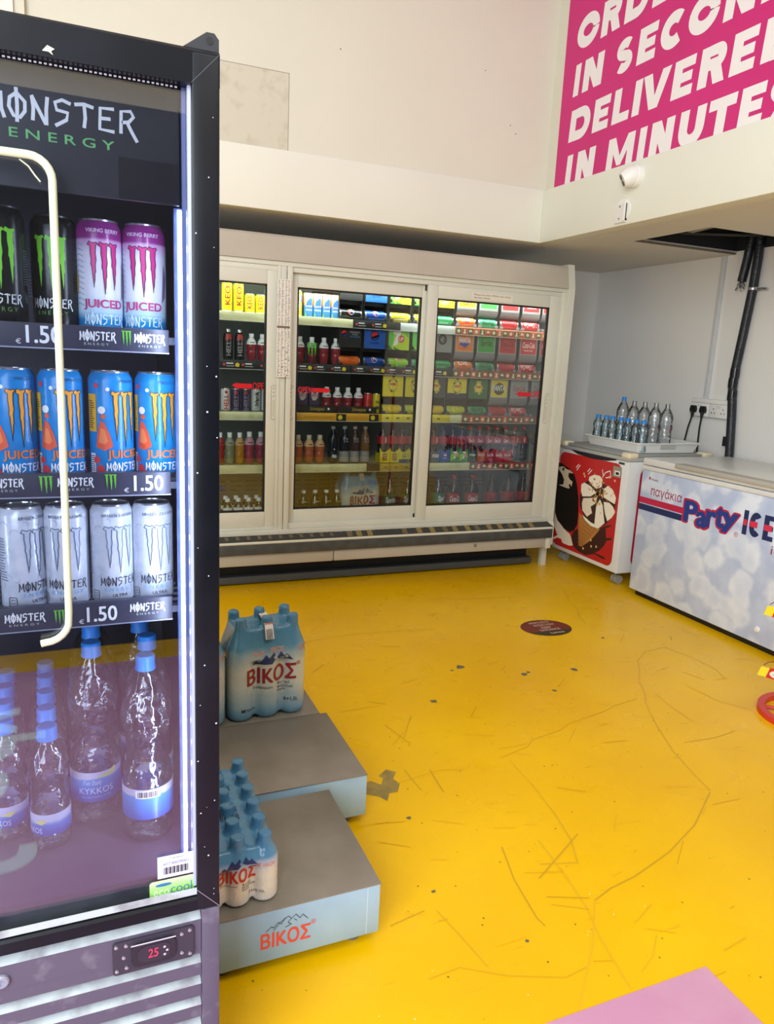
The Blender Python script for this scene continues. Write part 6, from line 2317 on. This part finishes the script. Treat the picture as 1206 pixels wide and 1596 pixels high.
def viking_art(m, fn, h, r):
    m.claws(-.022, .058, .024, .134, K((214, 42, 130)), fn, .003, 0, K((70, 30, 60)))
    m.text('JUICED', -.030, .034, .030, .050, K((196, 54, 120)), fn, .004, .0002, bold=.05)
    m.gothic(-.030, .014, .032, .028, K((210, 236, 244)), fn, .004, .0004, w=.14)
    m.text('VIKING BERRY', -.024, .1475, .026, .153, K((226, 196, 226)), fn, .004, .0002, bold=.02)
    for k in range(12):
        v = .04 + k * .008
        m.line([(-.055, v), (-.04, v + .004), (-.03, v)], .0012, K((120, 160, 190)), fn, .005, .0002)
    m.poly([(-.05, .06), (-.044, .058), (-.042, .08), (-.046, .094), (-.05, .08)], K((176, 150, 90)), fn, .004, .0003)
    m.poly([(.032, .05), (.04, .06), (.044, .09), (.036, .11), (.034, .08)], K((110, 96, 130)), fn, .004, .0003)


CB = 'cans behind the fridge glass'
M_CANB = P('black_tall_can', (20, 24, 24), .25)
M_CANBLUE = P('blue_tall_can', (36, 140, 208), .25, noise=(40, (30, 124, 194), .4, .7))
M_CANW = P('white_tall_can', (222, 226, 236), .25, metal=.15, noise=(60, (206, 212, 226), .4, .7))
M_CANV = zramp('violet_white_can', [(0, (20, 110, 170)), (.022, (30, 140, 196)), (.034, (190, 220, 236)), (.06, (226, 226, 236)), (.12, (222, 216, 232)), (.138, (206, 160, 206)), (.142, (146, 50, 130)), (.156, (140, 46, 126)), (.17, (150, 60, 136))], .25, noise=.002)
c = tall_can('left black can with green claw marks on the top fridge shelf', -.099, 1.240, 1.367, M_CANB, green_art, 'black and green cans', top=K((70, 72, 76), .3, metal=.8))
dup(c, (-.029, 1.285, 1.367), 'right black can with green claw marks, beside the violet topped cans', -.15)
c = tall_can('left white can with a violet top and pink claw marks', .0350, 1.278, 1.367, M_CANV, viking_art, 'violet topped cans', .12)
dup(c, (.1010, 1.278, 1.367), 'right white can with a violet top and pink claw marks, beside the light strip', -.3)
src = None
for i, (x, a) in enumerate(((-.095, .38), (-.0275, .33), (.0445, .56), (.1135, .22))):
    lb = '%s from the left of four blue cans with orange claw marks' % PLACE[i]
    if src is None:
        src = tall_can(lb, x, 1.25, 1.143, M_CANBLUE, juice_art, 'blue cans on the middle fridge shelf')
        src.rotation_euler.z = a
    else:
        dup(src, (x, 1.25, 1.143), lb, a)
src = None
for i, (x, a) in enumerate(((-.0925, .75), (-.0285, .0), (.040, .30), (.1035, .25))):
    lb = '%s from the left of four white cans with grey claw marks' % PLACE[i]
    if src is None:
        src = tall_can(lb, x, 1.25, .933, M_CANW, white_art, 'white cans on the lower fridge shelf')
        src.rotation_euler.z = a
    else:
        dup(src, (x, 1.25, .933), lb, a)

# ------------------------------------------------------------------ water bottles on the fridge floor
M_LAB = zramp('blue_water_label', [(.0, (36, 70, 160)), (.055, (40, 80, 170)), (.085, (60, 130, 210)), (.099, (70, 150, 220)), (.102, (206, 200, 226)), (.13, (190, 200, 230))], .3, noise=.006, nscale=20)
M_LABS = zramp('small_water_label', [(.0, (40, 66, 160)), (.045, (44, 76, 170)), (.058, (56, 120, 206)), (.066, (190, 196, 228)), (.08, (200, 200, 230))], .3, noise=.008, nscale=26)


def kyk_big(m, fn, h, r):
    m.poly([(.0, .098), (.02, .104), (.036, .112), (.036, .10), (.016, .096)], K((206, 220, 120)), fn, .005)
    m.text('KYKKOS', -.030, .066, .030, .078, K((206, 222, 246)), fn, .005)
    m.text('Για ζωή', -.022, .082, .008, .092, WHITE, fn, .005, shear=.2)
    m.text('NATURAL MINERAL WATER', -.026, .058, .026, .061, K((170, 196, 236)), fn, .005)


def kyk_small(m, fn, h, r):
    m.text('KYKKOS', -.055, .036, -.014, .046, K((206, 222, 246)), fn, .004)
    m.poly([(-.03, .056), (-.014, .062), (-.004, .06), (-.014, .052)], K((220, 214, 130)), fn, .004)
    m.disc(.006, .032, .002, WHITE, fn, n=8)


FZ = .4875
b = pet('water_bottle', 'tall water bottle with a clear blue label, second from the light strip', 'bottle', (.002, 1.338, FZ), .342, .0435, M_PET, 'tall water bottles in the fridge', capr=.0155, ribs=9, waist=.78, shoulder=.70, lab=(.145, .315), labmat=M_LAB, print_fn=kyk_big, seg=28)
b2 = dup(b, (.088, 1.254, FZ), 'tall water bottle nearest the light strip, its barcode side turned to the front', 2.4)
m = MB()
wfn = wrap(0, 0, .0443, .092, -2.4 - .1)
m.rect(-.02, 0, .022, .014, WHITE, wfn, .005, .0006)
for k in range(13):
    m.rect(-.016 + k * .0026, .002, -.0148 + k * .0026 + .0004 * (k % 3), .0125, INK, wfn, 0, .0009)
m.build('barcode', b2, loc=(0, 0, 0))
for x, y, lb, a in ((.098, 1.346, 'tall water bottle directly behind the one nearest the light strip', 1.0), (.092, 1.438, 'third tall water bottle deep in the right hand bottle row', 2.0), (.003, 1.430, 'tall water bottle directly behind the one with the clear blue label', .7), (.004, 1.522, 'third tall water bottle deep in the left tall row', 1.4)):
    dup(b, (x, y, FZ), lb, a)
src = None
for i, (x, y) in enumerate(((-.073, 1.277), (-.076, 1.347), (-.079, 1.417), (-.082, 1.487), (-.085, 1.557), (-.143, 1.322), (-.147, 1.392), (-.151, 1.462), (-.155, 1.532))):
    j = i if i < 5 else i - 5
    lb = ('%s small water bottle from the glass in the row beside the tall bottles' if i < 5 else '%s small water bottle from the glass in the row at the left picture edge') % PLACE[j]
    if src is None:
        src = pet('small_water_bottle', lb, 'bottle', (x, y, FZ), .222, .0325, M_PET, 'small water bottles in the fridge', capr=.0155, ribs=6, waist=.88, shoulder=.70, lab=(.14, .32), labmat=M_LABS, print_fn=kyk_small, seg=24)
    else:
        dup(src, (x, y, FZ), lb, .3 * (i % 3))
